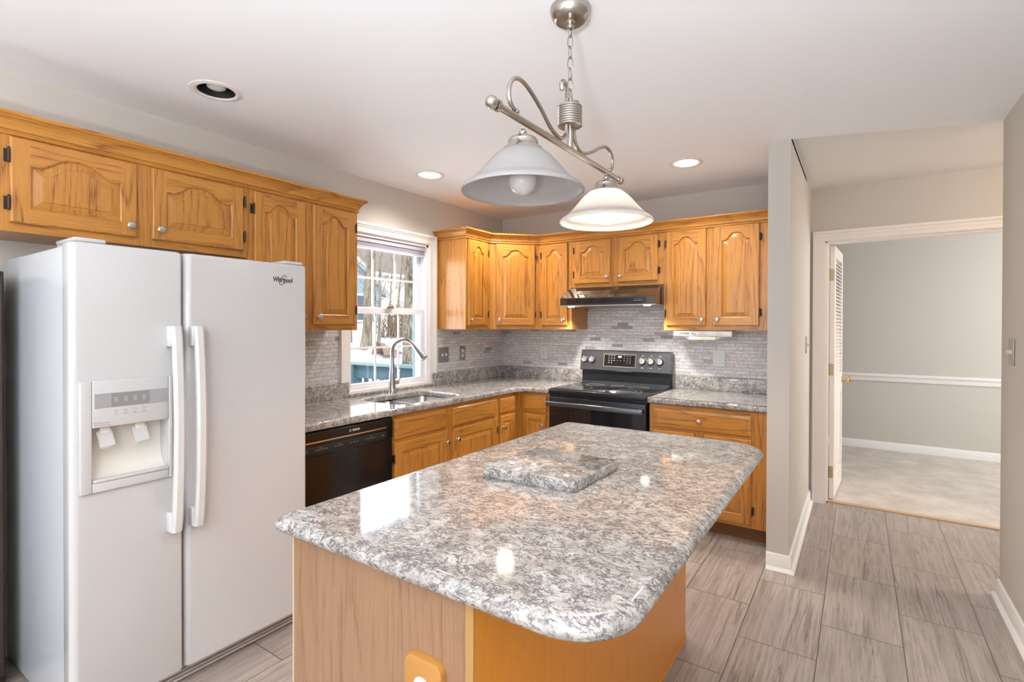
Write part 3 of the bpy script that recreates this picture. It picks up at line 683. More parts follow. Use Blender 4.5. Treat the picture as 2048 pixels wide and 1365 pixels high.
# ================================================================ DISHWASHER
t=empty('dishwasher',(0,-2.585,F),R,'black built-in dishwasher under the counter between refrigerator and sink cabinet','dishwasher')
MB().box(0.0,.603,-.57,-.02,.0,ZB1-F-.005,BLKM).build('tub',t,smooth=False)
b=MB(); b.cbox(.004,.599,-.632,-.571,.10,.700,BLK,.004); b.build('door_panel',t)
b=MB(); b.cbox(.004,.599,-.636,-.571,.702,.823,BLK,.005); b.build('control_panel',t); 
b=MB(); b.cbox(.020,.548,-.640,-.630,.768,.776,plain('dw_trim',(0.62,0.40,0.28),0.25,metal=0.8),.002); b.build('trim_strip',t)
b=MB(); b.cbox(.012,.552,-.6375,-.630,.716,.752,BLKM,.003); b.build('button_panel',t)
text('logo','BOSCH',.014,WPL,t,(.315,-.6365,.797),(R,0,0),bold=.0004,align='LEFT')
lg=MB(); lg.lathe([(.0062,0),(.0062,.0006),(.0050,.0006),(.0050,0)],(.300,-.636,.797),WPL,20,'-y'); lg.box(.2965,.3035,-.6370,-.636,.7963,.7977,WPL); lg.build('logo_emblem',t)
bt=MB()
for x in (.035,.09,.105,.12,.135,.15,.20,.215,.23,.245,.30,.32,.34,.40,.415,.43,.445,.46,.51,.52): bt.box(x,x+.009,-.6380,-.6372,.731,.7335,INKG)
for x in (.11,.22,.43): bt.box(x,x+.02,-.6380,-.6372,.741,.7425,INKG)
tag(bt.build('button_marks',t,smooth=False),kind='stuff')

# ================================================================ REFRIGERATOR
fx,fy=0,-3.49
t=empty('refrigerator',(0,-3.49,F),0,'white side-by-side refrigerator with ice and water dispenser','refrigerator')
LB=lambda b,name,par=t,**k: b.build(name,par,**k)
b=MB(); b.cbox(.05,.725,0.004,.831,.03,1.615,FRS,.006); LB(b,'cabinet_body')
def fdoor(y0,y1,name):
    b=MB(); prof=[(.731,y0+.003),(.770,y0)]
    P=roundpoly([(.732,y0),(.800,y0),(.800,y1),(.732,y1)],[.006,.022,.010,.006],7)
    Ls=[]
    for ins,z in ((.008,.072),(.003,.075),(0,.082),(0,1.615),(.003,1.622),(.008,1.625)):
        cx,cy=.766,(y0+y1)/2
        Ls.append([(x+(ins if x<cx else -ins),y+(ins if y<cy else -ins),z) for x,y in P])
    b.loops(Ls,FRW,cap0=True,cap1=True); return b.build(name,t,angle=50)
d1=fdoor(0,.3255,'freezer_door'); d2=fdoor(.3345,.835,'fridge_door')
MB().box(.727,.731,.01,.825,.08,1.61,FGR).build('door_gasket',t,smooth=False)
def handle(yc,par):
    b=MB(); n=20; Ls=[]
    for k in range(n+1):
        s=k/n; z=.608+.745*s; bow=.030+.026*math.sin(PI*s)**.7
        wv=.0175
        x1=.800+bow+.014; x0=.800+bow-.004
        Ls.append([(x0,yc-wv,z),(x1-.008,yc-wv,z),(x1,yc-wv+.008,z),(x1,yc+wv-.008,z),(x1-.008,yc+wv,z),(x0,yc+wv,z)])
    b.loops(Ls,FRH,cap0=True,cap1=True)
    for za,zb in ((.608,.680),(1.278,1.353)): b.cbox(.799,.834,yc-.022,yc+.012,za,zb,FRH,.005)
    return b.build('handle',par,angle=40)
handle(.292,d1); handle(.366,d2)
# dispenser
yA,yB,zA,zB=.022,.290,.806,1.172
b=MB(); fz=.800
for q in ((yA,yA+.032,zA,zB),(yB-.014,yB,zA,zB),(yA+.032,yB-.014,zA,zA+.032),(yA+.032,yB-.014,1.018,zB)): b.cbox(fz-.002,fz+.012,*q,FRW,.004)
dp_=b.build('dispenser_surround',d1)
cut=MB().box(.742,.83,yA+.033,yB-.015,.839,1.0175,FRI).build('cutter',t,smooth=False)
mod=d1.modifiers.new('recess','BOOLEAN'); mod.operation='DIFFERENCE'; mod.object=cut; mod.solver='EXACT'
bpy.context.view_layer.update(); dg=bpy.context.evaluated_depsgraph_get(); me=bpy.data.meshes.new_from_object(d1.evaluated_get(dg)); d1.modifiers.clear(); d1.data=me
bm=bmesh.new(); bm.from_mesh(me); bmesh.ops.recalc_face_normals(bm,faces=bm.faces); bmesh.ops.triangulate(bm,faces=[f for f in bm.faces if len(f.verts)>4]); bm.to_mesh(me); bm.free()
for mm in (d1.data,d2.data):
    for pl_ in mm.polygons: pl_.use_smooth = abs(pl_.normal.x)<.995 and abs(pl_.normal.z)<.9
me.set_sharp_from_angle(angle=math.radians(25)); me.update(); bpy.data.objects.remove(cut)
b=MB()
ya,yb=yA+.0335,yB-.0155
b.quadpts([(.7425,ya,.8395),(.7425,yb,.8395),(.7425,yb,1.017),(.7425,ya,1.017)],FRI)
# curved back wall of the recess
n_=8; Lb=[]
for k in range(n_+1):
    a_=PI/2*k/n_; Lb.append([(.7425+.050*(1-math.cos(a_))**1.0,y_,.848+.10*(1-math.sin(a_))) for y_ in (ya,yb)])
b.loops(Lb,FRI,closed=False)
dc=b.build('dispenser_cavity',d1,angle=60)
b=MB(); b.cbox(fz-.050,fz+.016,yA+.034,yB-.016,.8385,.848,FRW,.003); b.build('drip_tray',d1)
b=MB(); b.cbox(fz+.0115,fz+.0135,.060,.270,1.082,1.130,LCD2,.001); b.box(fz+.0136,fz+.0138,.105,.215,1.084,1.128,LCD); 
for y in (.118,.145,.172,.198): b.box(fz+.0139,fz+.0141,y-.005,y+.005,1.098,1.115,LCD2)
b.build('display',d1,smooth=False)
b=MB()
for y in (.118,.145,.172,.198): b.lathe([(.0048,0),(.0048,.0008),(.0036,.0008),(.0036,0)],(fz+.012,y,1.068),INKG,16,'x')
b.build('button_rings',d1)
for y,s in ((.118,'Ice'),(.145,'Water'),(.172,'Light'),(.198,'Lock')): text('button_caption',s,.006,INKG,d1,(fz+.0122,y,1.057),(R,0,R))
text('dispenser_caption','In-Door-Ice',.0085,INKG,d1,(fz+.0122,.058,1.034),(R,0,R),align='LEFT',shear=.25)
text('dispenser_caption','Ice Dispensing System',.0052,INKG,d1,(fz+.0122,.058,1.026),(R,0,R),align='LEFT')
for y0 in (.095,.195):
    Mx=Matrix.Translation((fz-.012,y0,.985))@Matrix.Rotation(math.radians(-20),4,'Y')@Matrix.Rotation(math.radians(6),4,'X')
    b=MB(); bm=bmesh.new(); bmesh.ops.create_cube(bm,size=1)
    for v in bm.verts: v.co=Mx@Vector((v.co.x*.007+.004,v.co.y*.044,v.co.z*.060-.01))
    bmesh.ops.bevel(bm,geom=list(bm.edges),offset=.003,segments=2,affect='EDGES'); b.add_bm(bm,FRW); bm.free()
    b.cbox(fz-.022,fz-.008,y0-.014,y0+.014,.992,1.0165,FRI,.002)
    b.build('paddle',d1)
text('logo','Whirlpool',.030,INK,d2,(.8008,.722,1.553),(R,0,R),bold=.0006,sx=.72,shear=.1)
lg=MB(); 
pts=[(.8012,.722+.024*math.cos(a)*.55+.010*math.sin(a),1.553+.022*math.sin(a)) for a in [2*PI*k/20*0.82+.5 for k in range(21)]]
lg.tube(pts,.0011,INK,6); lg.build('logo_swirl',d2)
for y0,y1 in ((.012,.10),(.735,.823)):
    b=MB(); b.cbox(.62,.792,y0,y1,1.6255,1.640,FRW,.006); b.build('hinge_cover',t)
    b=MB(); b.box(.60,.70,y0+.01,y1-.01,1.612,1.628,FRW); b.build('hinge_plate',t,smooth=False)
b=MB(); b.box(.66,.742,.006,.829,.004,.066,FGR)
for k in range(4): b.cbox(.740,.752,.008,.827,.012+k*.014,.020+k*.014,plain('grille_light',(0.50,0.47,0.45),0.35),.003)
b.build('toe_grille',t)
# dark tall cabinet in the shadowed gap left of the fridge
b=MB(); b.cbox(0.003,.235,-4.25,-3.528,F,1.60,BLKM,.004)
o=b.build('storage_cabinet',origin=(.15,-3.9,F)); tag(o,'tall black cabinet barely visible at the left edge beside the refrigerator','cabinet')
b=MB(); b.cbox(.236,.250,-4.24,-3.91,F+.05,1.58,plain('dark_brown_door',(0.05,0.03,0.022),0.35),.003); b.cbox(.236,.250,-3.90,-3.535,F+.05,1.58,plain('dark_brown_door',(0.05,0.03,0.022),0.35),.003)
q=b.build('door',o); q.location=Vector((0,0,0))-Vector(o.location)

# ================================================================ RANGE
rx0,rx1=.899,1.672; rw=rx1-rx0
t=empty('range',(rx0,0,F),0,'black stainless electric range with glass cooktop and rear control panel','range')
zz=lambda z:z-F
b=MB(); b.box(0.002,rw-.002,-.62,-.03,zz(.12),zz(.885),BSD); b.box(0.03,rw-.03,-.58,-.05,0,zz(.119),BLKM); b.build('body',t,smooth=False)
b=MB(); b.cbox(0,rw,-.655,-.055,zz(.886),zz(.919),BSD,.006); b.build('cooktop_frame',t)
b=MB(); b.cbox(.012,rw-.012,-.640,-.105,zz(.9195),zz(.9235),BLKG,.001); gt=b.build('cooktop_glass',t)
for cx,cy,r in ((.20,-.50,.09),(.20,-.24,.075),(.57,-.50,.115),(.57,-.50,.075),(.57,-.24,.075),(.385,-.22,.05)):
    MB().lathe([(r,0),(r,.0004),(r-.0025,.0004),(r-.0025,0)],(cx,cy,zz(.9235)),plain('burner_ring_grey',(0.22,0.22,0.22),0.3),40).build('burner_ring',gt)
b=MB(); b.cbox(.004,rw-.004,-.648,-.621,zz(.27),zz(.862),BSD,.005); od=b.build('oven_door',t)
b=MB(); b.box(.012,rw-.012,-.6495,-.6485,zz(.285),zz(.785),BLKG); b.build('oven_window',od,smooth=False)
b=MB(); b.cbox(.004,rw-.004,-.648,-.621,zz(.13),zz(.262),BSD,.005); b.build('storage_drawer',t)
b=MB(); b.cbox(.006,rw-.006,-.712,-.692,zz(.795),zz(.832),BSS,.008)
for x in (.03,rw-.055): b.cbox(x,x+.026,-.70,-.645,zz(.800),zz(.827),BSD,.004)
b.build('handle',od)
# backguard: lower dark part, rails, console
b=MB(); b.box(.012,rw-.008,-.095,-.032,zz(.900),zz(1.04),BSD); b.cbox(.012,rw-.012,-.104,-.09,zz(.925),zz(.939),BSS,.003); b.cbox(.012,rw-.012,-.112,-.10,zz(.919),zz(.926),BSS,.002); b.build('backguard',t,smooth=False)
yf0,yf1=-.118,-.088
b=MB()
prof=[(-.030,zz(1.030)),(yf0,zz(1.030)),(yf0-.003,zz(1.036)),(yf1-.002,zz(1.190)),(yf1+.005,zz(1.197)),(-.030,zz(1.197))]
b.loops([[(x,y,z) for y,z in prof] for x in (0.004,.006,rw-.006,rw-.004)],BSS,cap0=True,cap1=True)
cons=b.build('control_console',t,smooth=False)
tl=math.atan2((yf1-.002)-(yf0-.003),1.190-1.036)   # lean back
def cpt(z,off=0.0):  # y on console face at world z
    return (yf0-.003)+( (yf1-.002)-(yf0-.003))*(z-1.036)/(1.190-1.036)-off
rot=(R-tl,0,0)
def cface(x0,x1,z0,z1,off,mat,b):
    b.quadpts([(x0,cpt(z0,off),zz(z0)),(x1,cpt(z0,off),zz(z0)),(x1,cpt(z1,off),zz(z1)),(x0,cpt(z1,off),zz(z1))],mat)
b=MB()
for (x0,x1,z0,z1,th,mt) in ((.214,.492,1.066,1.168,.0015,SLV),(.218,.489,1.070,1.165,.0022,BLKG)):
    b.loops([[(x0,cpt(z0,0),zz(z0)),(x1,cpt(z0,0),zz(z0)),(x1,cpt(z1,0),zz(z1)),(x0,cpt(z1,0),zz(z1))],[(x0,cpt(z0,th),zz(z0)),(x1,cpt(z0,th),zz(z0)),(x1,cpt(z1,th),zz(z1)),(x0,cpt(z1,th),zz(z1))]],mt,cap1=True)
pd=b.build('display_panel',cons,smooth=False)
text('clock_digits','7:08',.018,DISP,pd,(.355,cpt(1.147,.0026),zz(1.147)),rot,bold=.0005)
b=MB()
for z,xs in ((1.154,(.262,.285,.308,.395,.42,.445)),(1.136,(.262,.285,.308,.395,.42,.445)),(1.118,(.262,.285,.308,.335,.362,.395,.42,.445)),(1.100,(.262,.285,.42,.445))):
    for x in xs:
        w_=.010 if x<.33 else .005
        cface(x-w_/2,x+w_/2,z-.002,z+.002,.0025,WPL,b)
b.build('panel_marks',pd,smooth=False)
for i,x in enumerate((.045,.112,.548,.618,.690)):
    z=1.118; b=MB()
    b.lathe([(.030,0),(.030,.003),(.026,.005)],(0,0,0),BSD,28,'-y'); b.lathe([(.026,.004),(.026,.018),(.023,.024),(.001,.026)],(0,0,0),KNB,28,'-y'); b.cbox(-.0065,.0065,-.038,-.022,-.025,.025,KNB,.003)
    o=b.build('knob',cons); o.location=(x,cpt(z,0),zz(z)); o.rotation_euler=(-tl,0,0)
b=MB()
for x in (.548,.618,.690):
    for k in range(9):
        a=PI*(.08+.84*k/8); cface(x+.038*math.cos(a)-.0015,x+.038*math.cos(a)+.0015,1.118+.038*math.sin(a)-.001,1.118+.038*math.sin(a)+.001,.0004,WPL,b)
    cface(x-.008,x+.008,1.163,1.1655,.0004,WPL,b); cface(x-.011,x+.011,1.066,1.0685,.0004,WPL,b)
b.build('knob_scale',cons,smooth=False)

# ================================================================ HOOD
hx0,hx1=.917,1.682; hw=hx1-hx0
t=empty('range_hood',(hx0,0,1.555),0,'glossy black under-cabinet range hood with two lit lamps','hood')
b=MB(); P_=[(-.012,.006),(-.500,.006),(-.502,.010),(-.502,.060),(-.498,.064),(-.330,.150),(-.325,.156),(-.012,.156)]
b.loops([[(x,y,z) for y,z in P_] for x in (0.0,.002,hw-.002,hw)],BHD,cap0=True,cap1=True); sh=b.build('shell',t,smooth=False)
b=MB(); b.box(.003,hw-.003,-.499,-.02,0.0,.0055,SLV); b.build('bottom_pan',t,smooth=False)
b=MB(); b.box(.06,hw-.06,-.40,-.06,-.0015,-.0003,GPL); b.build('grease_filter',t,smooth=False)
for x in (.075,hw-.075):
    MB().lathe([(.001,-.006),(.022,-.006),(.026,-.002),(.026,0)],(x,-.455,-.001),HOODL,20).build('lamp_lens',t)
    lamp('hood_lamp_light','SPOT',(hx0+x,-.455,1.545),20,(1,.95,.88),(0,0,0),spot_size=math.radians(130),spot_blend=.6,shadow_soft_size=.02)
b=MB(); b.box(.06,.70,-.5035,-.502,.018,.056,plain('hood_control_glass',(0.01,0.013,0.02),0.05))
for i,x in enumerate((.615,.628,.641,.654,.667)):
    b.box(x-.002,x+.002,-.5042,-.5036,.030,.034,WPL); b.box(x-.002,x+.002,-.5042,-.5036,.044,.047,INKG)
b.build('control_strip',t,smooth=False)
b=MB()
def onslope(s,off): # s 0..1 from front edge up the slope
    y=-.498+.168*s; z=.064+.086*s; nY,nZ=-.086/.1887,.168/.1887; return y+nY*off,z+nZ*off
for x0,x1 in ((.13,.33),(.40,.60)):
    for s in (.30,.42,.54,.66):
        ya,za=onslope(s,.0006); yb,zb=onslope(s+.05,.0006); b.quadpts([(x0,ya,za),(x1,ya,za),(x1,yb,zb),(x0,yb,zb)],BLKM)
b.build('vent_slots',t,smooth=False)

# ---- under cabinet radio
t=empty('under_cabinet_radio',(1.75,-.30,1.302),0,'white under-cabinet radio with small grey display hung below the right wall cabinet','radio')
b=MB(); b.cbox(0,.405,0,.02,.026,.068,WPL,.008); b.cbox(.01,.395,.015,.24,.030,.068,WPL,.006); b.build('housing',t)
b=MB(); b.loops([[(.06,.01,.028),(.34,.01,.028),(.36,.22,.028),(.04,.22,.028)],[(.10,.02,.004),(.30,.02,.004),(.31,.20,.004),(.09,.20,.004)]],WPL,cap0=True,cap1=True); b.build('speaker_base',t,smooth=False)
b=MB(); b.cbox(.110,.295,.004,.016,.002,.026,plain('radio_cream_light',(0.80,0.78,0.66),0.3),.002); b.build('lamp_panel',t)
b=MB(); b.box(.042,.115,-.0012,.0,.040,.054,LCD); b.lathe([(.001,.004),(.006,.004),(.006,0)],(.137,0,.048),GPL,12,'-y'); b.lathe([(.001,.004),(.006,.004),(.006,0)],(.155,0,.042),GPL,12,'-y')
for k in range(9): b.cbox(.180+k*.022,.194+k*.022,-.0015,.0003,.041,.049,plain('radio_button',(0.66,0.67,0.68),0.4),.0015)
b.build('controls',t)

# ================================================================ ISLAND
ix0,ix1,iy0,iy1=1.632,2.572,-3.315,-1.725
t=empty('kitchen_island',(1.98,-2.52,F),0,'oak kitchen island base with pale front panel and amber side','island')
bx0,bx1,by0,by1=1.672,2.262,-3.272,-1.80
OO=Vector((1.98,-2.52,F))
def ib(b,name,sm=False): 
    o=b.build(name,t,smooth=sm); o.location=Vector((0,0,0))-OO; return o
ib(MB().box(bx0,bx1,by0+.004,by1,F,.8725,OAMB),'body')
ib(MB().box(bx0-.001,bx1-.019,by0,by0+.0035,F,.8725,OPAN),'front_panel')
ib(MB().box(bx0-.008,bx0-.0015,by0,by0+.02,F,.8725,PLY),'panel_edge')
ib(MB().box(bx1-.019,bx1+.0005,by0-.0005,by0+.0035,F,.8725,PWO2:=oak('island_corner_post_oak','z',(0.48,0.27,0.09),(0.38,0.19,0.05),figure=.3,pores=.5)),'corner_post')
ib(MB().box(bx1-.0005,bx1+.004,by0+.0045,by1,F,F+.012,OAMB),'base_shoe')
isl=roundpoly([(ix0,iy0),(ix1,iy0),(ix1,iy1),(ix0,iy1)],[.03,.13,.13,.03],14)
# moulded edge: stack of insets
def lay(z,ins,poly=isl):
    cx,cy=(ix0+ix1)/2,(iy0+iy1)/2; hx,hy=(ix1-ix0)/2,(iy1-iy0)/2
    return [(cx+(x-cx)*(hx-ins)/hx,cy+(y-cy)*(hy-ins)/hy,z) for x,y in poly]
prof=[(.874,.022),(.8745,.016),(.877,.010),(.882,.005),(.888,.0015),(.894,0),(.899,.001),(.904,.005),(.908,.009),(.9115,.014),(.9135,.020),(.914,.028)]
b=MB(); b.loops([lay(z,i) for z,i in prof],GRAN,cap0=True,cap1=True)
o=b.build('island_countertop',angle=60); tag(o,'large rectangular speckled granite top with rounded corners on the island','countertop','granite countertops')
# trivet slab
b=MB(); q=[(1.872,-2.740),(2.196,-2.722),(2.206,-2.420),(1.882,-2.415)]
pl=roundpoly(q,.006,3); cen=Vector((2.04,-2.575))
def sc_(k,z): return [(cen.x+(x-cen.x)*k,cen.y+(y-cen.y)*k,z) for x,y in pl]
b.loops([sc_(.992,.9145),sc_(1.0,.918),sc_(1.0,.944),sc_(.99,.947)],GRAN,cap0=True,cap1=True)
o=b.build('granite_trivet_slab',origin=(2.04,-2.575,.9145),angle=60); tag(o,'small square granite board lying on the island top','board')
# island outlet
t=empty('power_outlet',(2.142,by0,.630),0,'white power outlet in a wooden cover plate on the island front panel','outlet')
b=MB(); P2=roundpoly([(-.052,-.090),(.052,-.090),(.052,.090),(-.052,.090)],.022,5)
b.loops([[(x*k,-y,z*k) for x,z in P2] for k,y in ((1,0),(1,.010),(.97,.016),(.92,.018))],PWO,cap0=True,cap1=True); b.build('cover_plate',t,angle=30)
b=MB(); P3=roundpoly([(-.019,-.052),(.019,-.052),(.019,.052),(-.019,.052)],.016,6)
b.loops([[(x,-y,z) for x,z in P3] for y in (.018,.0215)],WPL,cap1=True)
for zc in (.030,-.030):
    for x in (-.007,.007): b.box(x-.0014,x+.0014,-.0222,-.0214,zc-.002,zc+.009,INK)
b.build('receptacle',t,smooth=False)

# ================================================================ outlets & switches
def outlet(name,loc,rz,plate_m,kind,label,w_=.076,n=1,h_=.122):
    t=empty(name,loc,rz,label,'outlet' if kind=='outlet' else 'switch'); b=MB(); b.cbox(-w_/2,w_/2,-.006,0,-h_/2,h_/2,plate_m,.003); b.build('cover_plate',t)
    for i in range(n):
        cx=(i-(n-1)/2)*.046
        if kind=='outlet':
            b=MB()
            for zc in (.02,-.02):
                P=roundpoly([(-.014+cx,-.014+zc),(.014+cx,-.014+zc),(.014+cx,.014+zc),(-.014+cx,.014+zc)],.009,4)
                b.loops([[(x,-y,z) for x,z in P] for y in (.006,.0085)],WPL,cap1=True)
                for x in (-.006,.006): b.box(cx+x-.001,cx+x+.001,-.0092,-.0085,zc-.002,zc+.006,INK)
            b.build('receptacle',t,smooth=False)
        else:
            b=MB(); b.box(cx-.005,cx+.005,-.0065,-.0055,-.012,.012,plate_m); M=Matrix.Translation((cx,-.008,0))@Matrix.Rotation(math.radians(25 if i%2==0 else -25),4,'X'); b.box(-.004,.004,-.009,.004,-.009,.009,WPL,M); b.build('toggle',t,smooth=False)
    return t
outlet('light_switch',(.0095,-.858,1.158),R,GPL,'switch','double toggle switch in a dark steel plate beside the sink window',.122,2)
outlet('power_outlet',(.0095,-.617,1.163),R,GPL,'outlet','power outlet in a dark steel plate on the left tiled wall near the corner')
outlet('light_switch',(.478,-.0095,1.160),0,IVP,'switch','single switch in a pale plate on the tiled back wall left of the range',.08,1)
outlet('power_outlet',(2.008,-.0095,1.163),0,IVP,'outlet','power outlet in a pale plate on the tiled back wall right of the range',.087,1,.13)
outlet('light_switch',(XC1+.0005,.15,1.27),R,TPL,'switch','taupe switch plate on the wall beside the hallway doorway',.075,1)
outlet('light_switch',(XR-.0005,-.80,1.285),-R,TPL,'switch','taupe double switch plate on the right wall at the photo edge',.09,2)

# ================================================================ CEILING CANS
first=None
lbl=['unlit recessed ceiling light with black baffle above the refrigerator','lit recessed ceiling light above the sink','lit recessed ceiling light above the right wall cabinets','added unseen recessed ceiling light over the dining end of the room','lit recessed ceiling light in front of the corner wall cabinet']
for i,(x,y,r,on) in enumerate(CANS):
    t=empty('recessed_light',(x,y,HC),0,lbl[i],'ceiling light','recessed ceiling lights')
    MB().lathe([(r-.004,.010),(r-.004,-.002),(r+.006,-.006),(r+.024,-.002),(r+.025,.0)],(0,0,0),plain('can_trim_white',(0.80,0.78,0.77),0.4),36).build('trim_ring',t)
    MB().lathe([(r-.004,.0),(r-.006,.06),(r-.012,.11),(.001,.12)],(0,0,0),BLKM if not on else plain('can_baffle_light',(0.8,0.76,0.7),0.5),36).build('baffle',t)
    MB().lathe([(.001,.004),(.020,.006),(.036,.014),(.044,.032),(.034,.075),(.018,.112)],(0,0,0),CANL if on else BULBOFF,24).build('bulb',t)
    if on: lamp('recessed_light_glow','SPOT',(x,y,HC-.012),18 if i!=4 else 24,(1,.95,.89) if i!=4 else (1,.88,.72),(0,0,0),spot_size=math.radians(150),spot_blend=.8,shadow_soft_size=.05)

# ================================================================ PENDANT
px,py=2.10,-2.575
t=empty('pendant_light',(px,py,HC),0,'brushed nickel island pendant on a chain with two frosted bell shades','pendant light')
PO=Vector((px,py,HC))
def pb(b,name,par=None,**k):
    o=b.build(name,par or t,**k)
    o.location=Vector((0,0,0)) if par else -PO
    return o
b=MB(); b.lathe([(.064,HC-.0005),(.066,HC-.006),(.065,HC-.016),(.060,HC-.030),(.051,HC-.041),(.046,HC-.044),(.043,HC-.0435),(.016,HC-.046),(.013,HC-.050),(.013,HC-.062),(.009,HC-.068),(.001,HC-.068)],(px,py,0),NICKD,32); pb(b,'canopy')
z=HC-.062; k=0; ch=MB()
while z>2.150:
    pts=[]; 
    for a in range(17):
        an=2*PI*a/16; u=.0090*math.cos(an); v_=.0205*math.sin(an)
        pts.append((px+(u if k%2 else 0),py+(0 if k%2 else u),z-.013+v_))
    ch.tube(pts,.0022,NICKD,6,cap=False); z-=.0345; k+=1
pb(ch,'chain')
b=MB(); b.tube([(px,py,2.160),(px,py,2.125)],.004,NICKD,8); pts=[(px,py+.013*math.cos(2*PI*a/16),2.150+.020*math.sin(2*PI*a/16)) for a in range(17)]; b.tube(pts,.002,NICKD,6,cap=False)
b.tube([(px,py,2.135),(px,py,1.975)],.0105,NICKD,16); pb(b,'stem')
b=MB(); pr=[(.001,2.046),(.036,2.046)]
zc=2.046
for k in range(9): pr+=[(.0395,zc+.002),(.0395,zc+.0055),(.0365,zc+.007)]; zc+=.0073
pr+=[(.036,zc+.002),(.001,zc+.002)]
b.lathe(pr,(px,py,0),NICKD,32); pb(b,'hub')
b=MB(); b.tube([(px,-2.995,1.972),(px,-2.155,1.972)],.0098,NICKD,16); b.sphere((px,-2.998,1.972),.0175,NICKD,14); b.sphere((px,-2.152,1.972),.0145,NICKD,14)
for yy,sg in ((-2.975,1),(-2.175,-1)): b.lathe([(.0115,-.006),(.0155,-.006),(.0155,.006),(.0115,.006)],(px,yy,1.972),NICKD,18,'y')
pb(b,'crossbar')
def spline(P,n=6):
    out=[]; P=[Vector(p) for p in P]
    for i in range(len(P)-1):
        p0=P[max(i-1,0)];p1=P[i];p2=P[i+1];p3=P[min(i+2,len(P)-1)]
        for k in range(n):
            s=k/n; out.append(0.5*((2*p1)+(p2-p0)*s+(2*p0-5*p1+4*p2-p3)*s*s+(3*p1-p0-3*p2+p3)*s**3))
    out.append(P[-1]); return out
S1=[(-2.596,2.163),(-2.600,2.10),(-2.598,2.050),(-2.603,2.015),(-2.630,1.992),(-2.665,1.992),(-2.709,2.008),(-2.767,2.046),(-2.822,2.073),(-2.863,2.082),(-2.895,2.074),(-2.917,2.050),(-2.922,2.018),(-2.909,1.995),(-2.886,1.987)]
S2=[(-2.552,2.130),(-2.550,2.09),(-2.548,2.050),(-2.540,2.012),(-2.512,1.990),(-2.470,1.990),(-2.403,2.016),(-2.345,2.046),(-2.292,2.064),(-2.251,2.056),(-2.232,2.030),(-2.236,2.000),(-2.262,1.985)]
for S,sg in ((S1,1),(S2,-1)):
    b=MB(); pts=spline([(px,y,z) for y,z in S]); b.tube(pts,.0062,NICKD,10)
    yt,zt=S[0]; b.tube(spline([(px,yt,zt),(px,yt-.016*sg,zt+.012),(px,yt-.034*sg,zt+.002),(px,yt-.032*sg,zt-.018)],4),[.006]*5+[.009]*4+[.008]*4,NICKD,8)
    b.sphere((px,S[-1][0],S[-1][1]),.009,NICKD,10); pb(b,'scroll_arm')
for yc,on in ((-2.853,False),(-2.290,True)):
    dzz=-.012 if not on else -.002
    b=MB(); b.sphere((px,yc,1.952),.011,NICKD,12); b.tube([(px,yc,1.965),(px,yc,1.93)],.004,NICKD,8)
    b.lathe([(.001,1.943),(.018,1.942),(.036,1.936),(.042,1.928),(.042,1.920),(.047,1.912),(.056,1.905),(.058,1.900)],(px,yc,0),NICKD,28); s_=pb(b,'shade_holder'); s_.location.z+=dzz
    b=MB(); pro=[(.050,1.903),(.062,1.898),(.082,1.882),(.102,1.860),(.120,1.838),(.136,1.820),(.150,1.808),(.156,1.805),(.168,1.796),(.172,1.790),(.171,1.786)]
    inn=[(r-.004,z_) for r,z_ in reversed(pro)]
    b.lathe(pro+inn,(px,yc,0),SHADE,48); pb(b,'glass_shade',angle=60).location.z+=dzz
    b=MB(); b.lathe([(.001,1.778),(.018,1.782),(.032,1.794),(.039,1.812),(.039,1.826),(.030,1.848),(.018,1.866),(.016,1.895)],(px,yc,0),BULB if on else BULBOFF,24); pb(b,'bulb').location.z+=dzz
    if on: lamp('pendant_bulb_light','POINT',(px,yc,1.87),11,(1,.84,.64),shadow_soft_size=.045); lamp('pendant_bulb_downlight','SPOT',(px,yc,1.770),8,(1,.86,.68),(0,0,0),spot_size=math.radians(150),spot_blend=.5,shadow_soft_size=.04)
t=empty('added_globe',(1.2,-6.0,HC),0,'added unseen globe pendant giving fill light from behind the viewpoint','pendant light')
MB().lathe([(.001,-.02),(.05,-.018),(.055,0)],(0,0,0),NICKD,24).build('canopy',t)
MB().tube([(0,0,-.01),(0,0,-.50)],.006,NICKD,8).build('stem',t)
MB().sphere((0,0,-.62),.13,emis('globe_glass_lit',(1,.96,.9),2.5),24).build('glass_globe',t)
lamp('added_globe_light','POINT',(1.2,-6.0,HC-.80),4,(.90,.95,1.0),shadow_soft_size=.15)  # globe added out of view as fill light for the room
for tx,lb in ((3.10,'added unseen uplight on the right, brightening the ceiling from behind the viewpoint'),(.6,'added unseen uplight on the left, brightening the ceiling from behind the viewpoint')):  # lamps added behind the camera to bounce light off the ceiling
    t=empty('added_uplight',(tx,-5.3,F),0,lb,'floor lamp','added unseen uplights')
    MB().lathe([(.001,.02),(.13,.018),(.14,0),(.001,0)],(0,0,0),NICKD,28).build('base',t)
    MB().tube([(0,0,.015),(0,0,.90)],.012,NICKD,10).build('pole',t)
    MB().lathe([(.012,.88),(.06,.90),(.13,.96),(.17,1.03),(.165,1.03),(.125,.97),(.05,.912),(.001,.905)],(0,0,0),NICKD,32).build('bowl',t)
    lamp('added_uplight_spot','SPOT',(tx,-5.3,F+1.03),275 if tx>2 else 8,(.87,.93,1.0),(PI,0,0),spot_size=math.radians(172),spot_blend=.6,shadow_soft_size=.12)
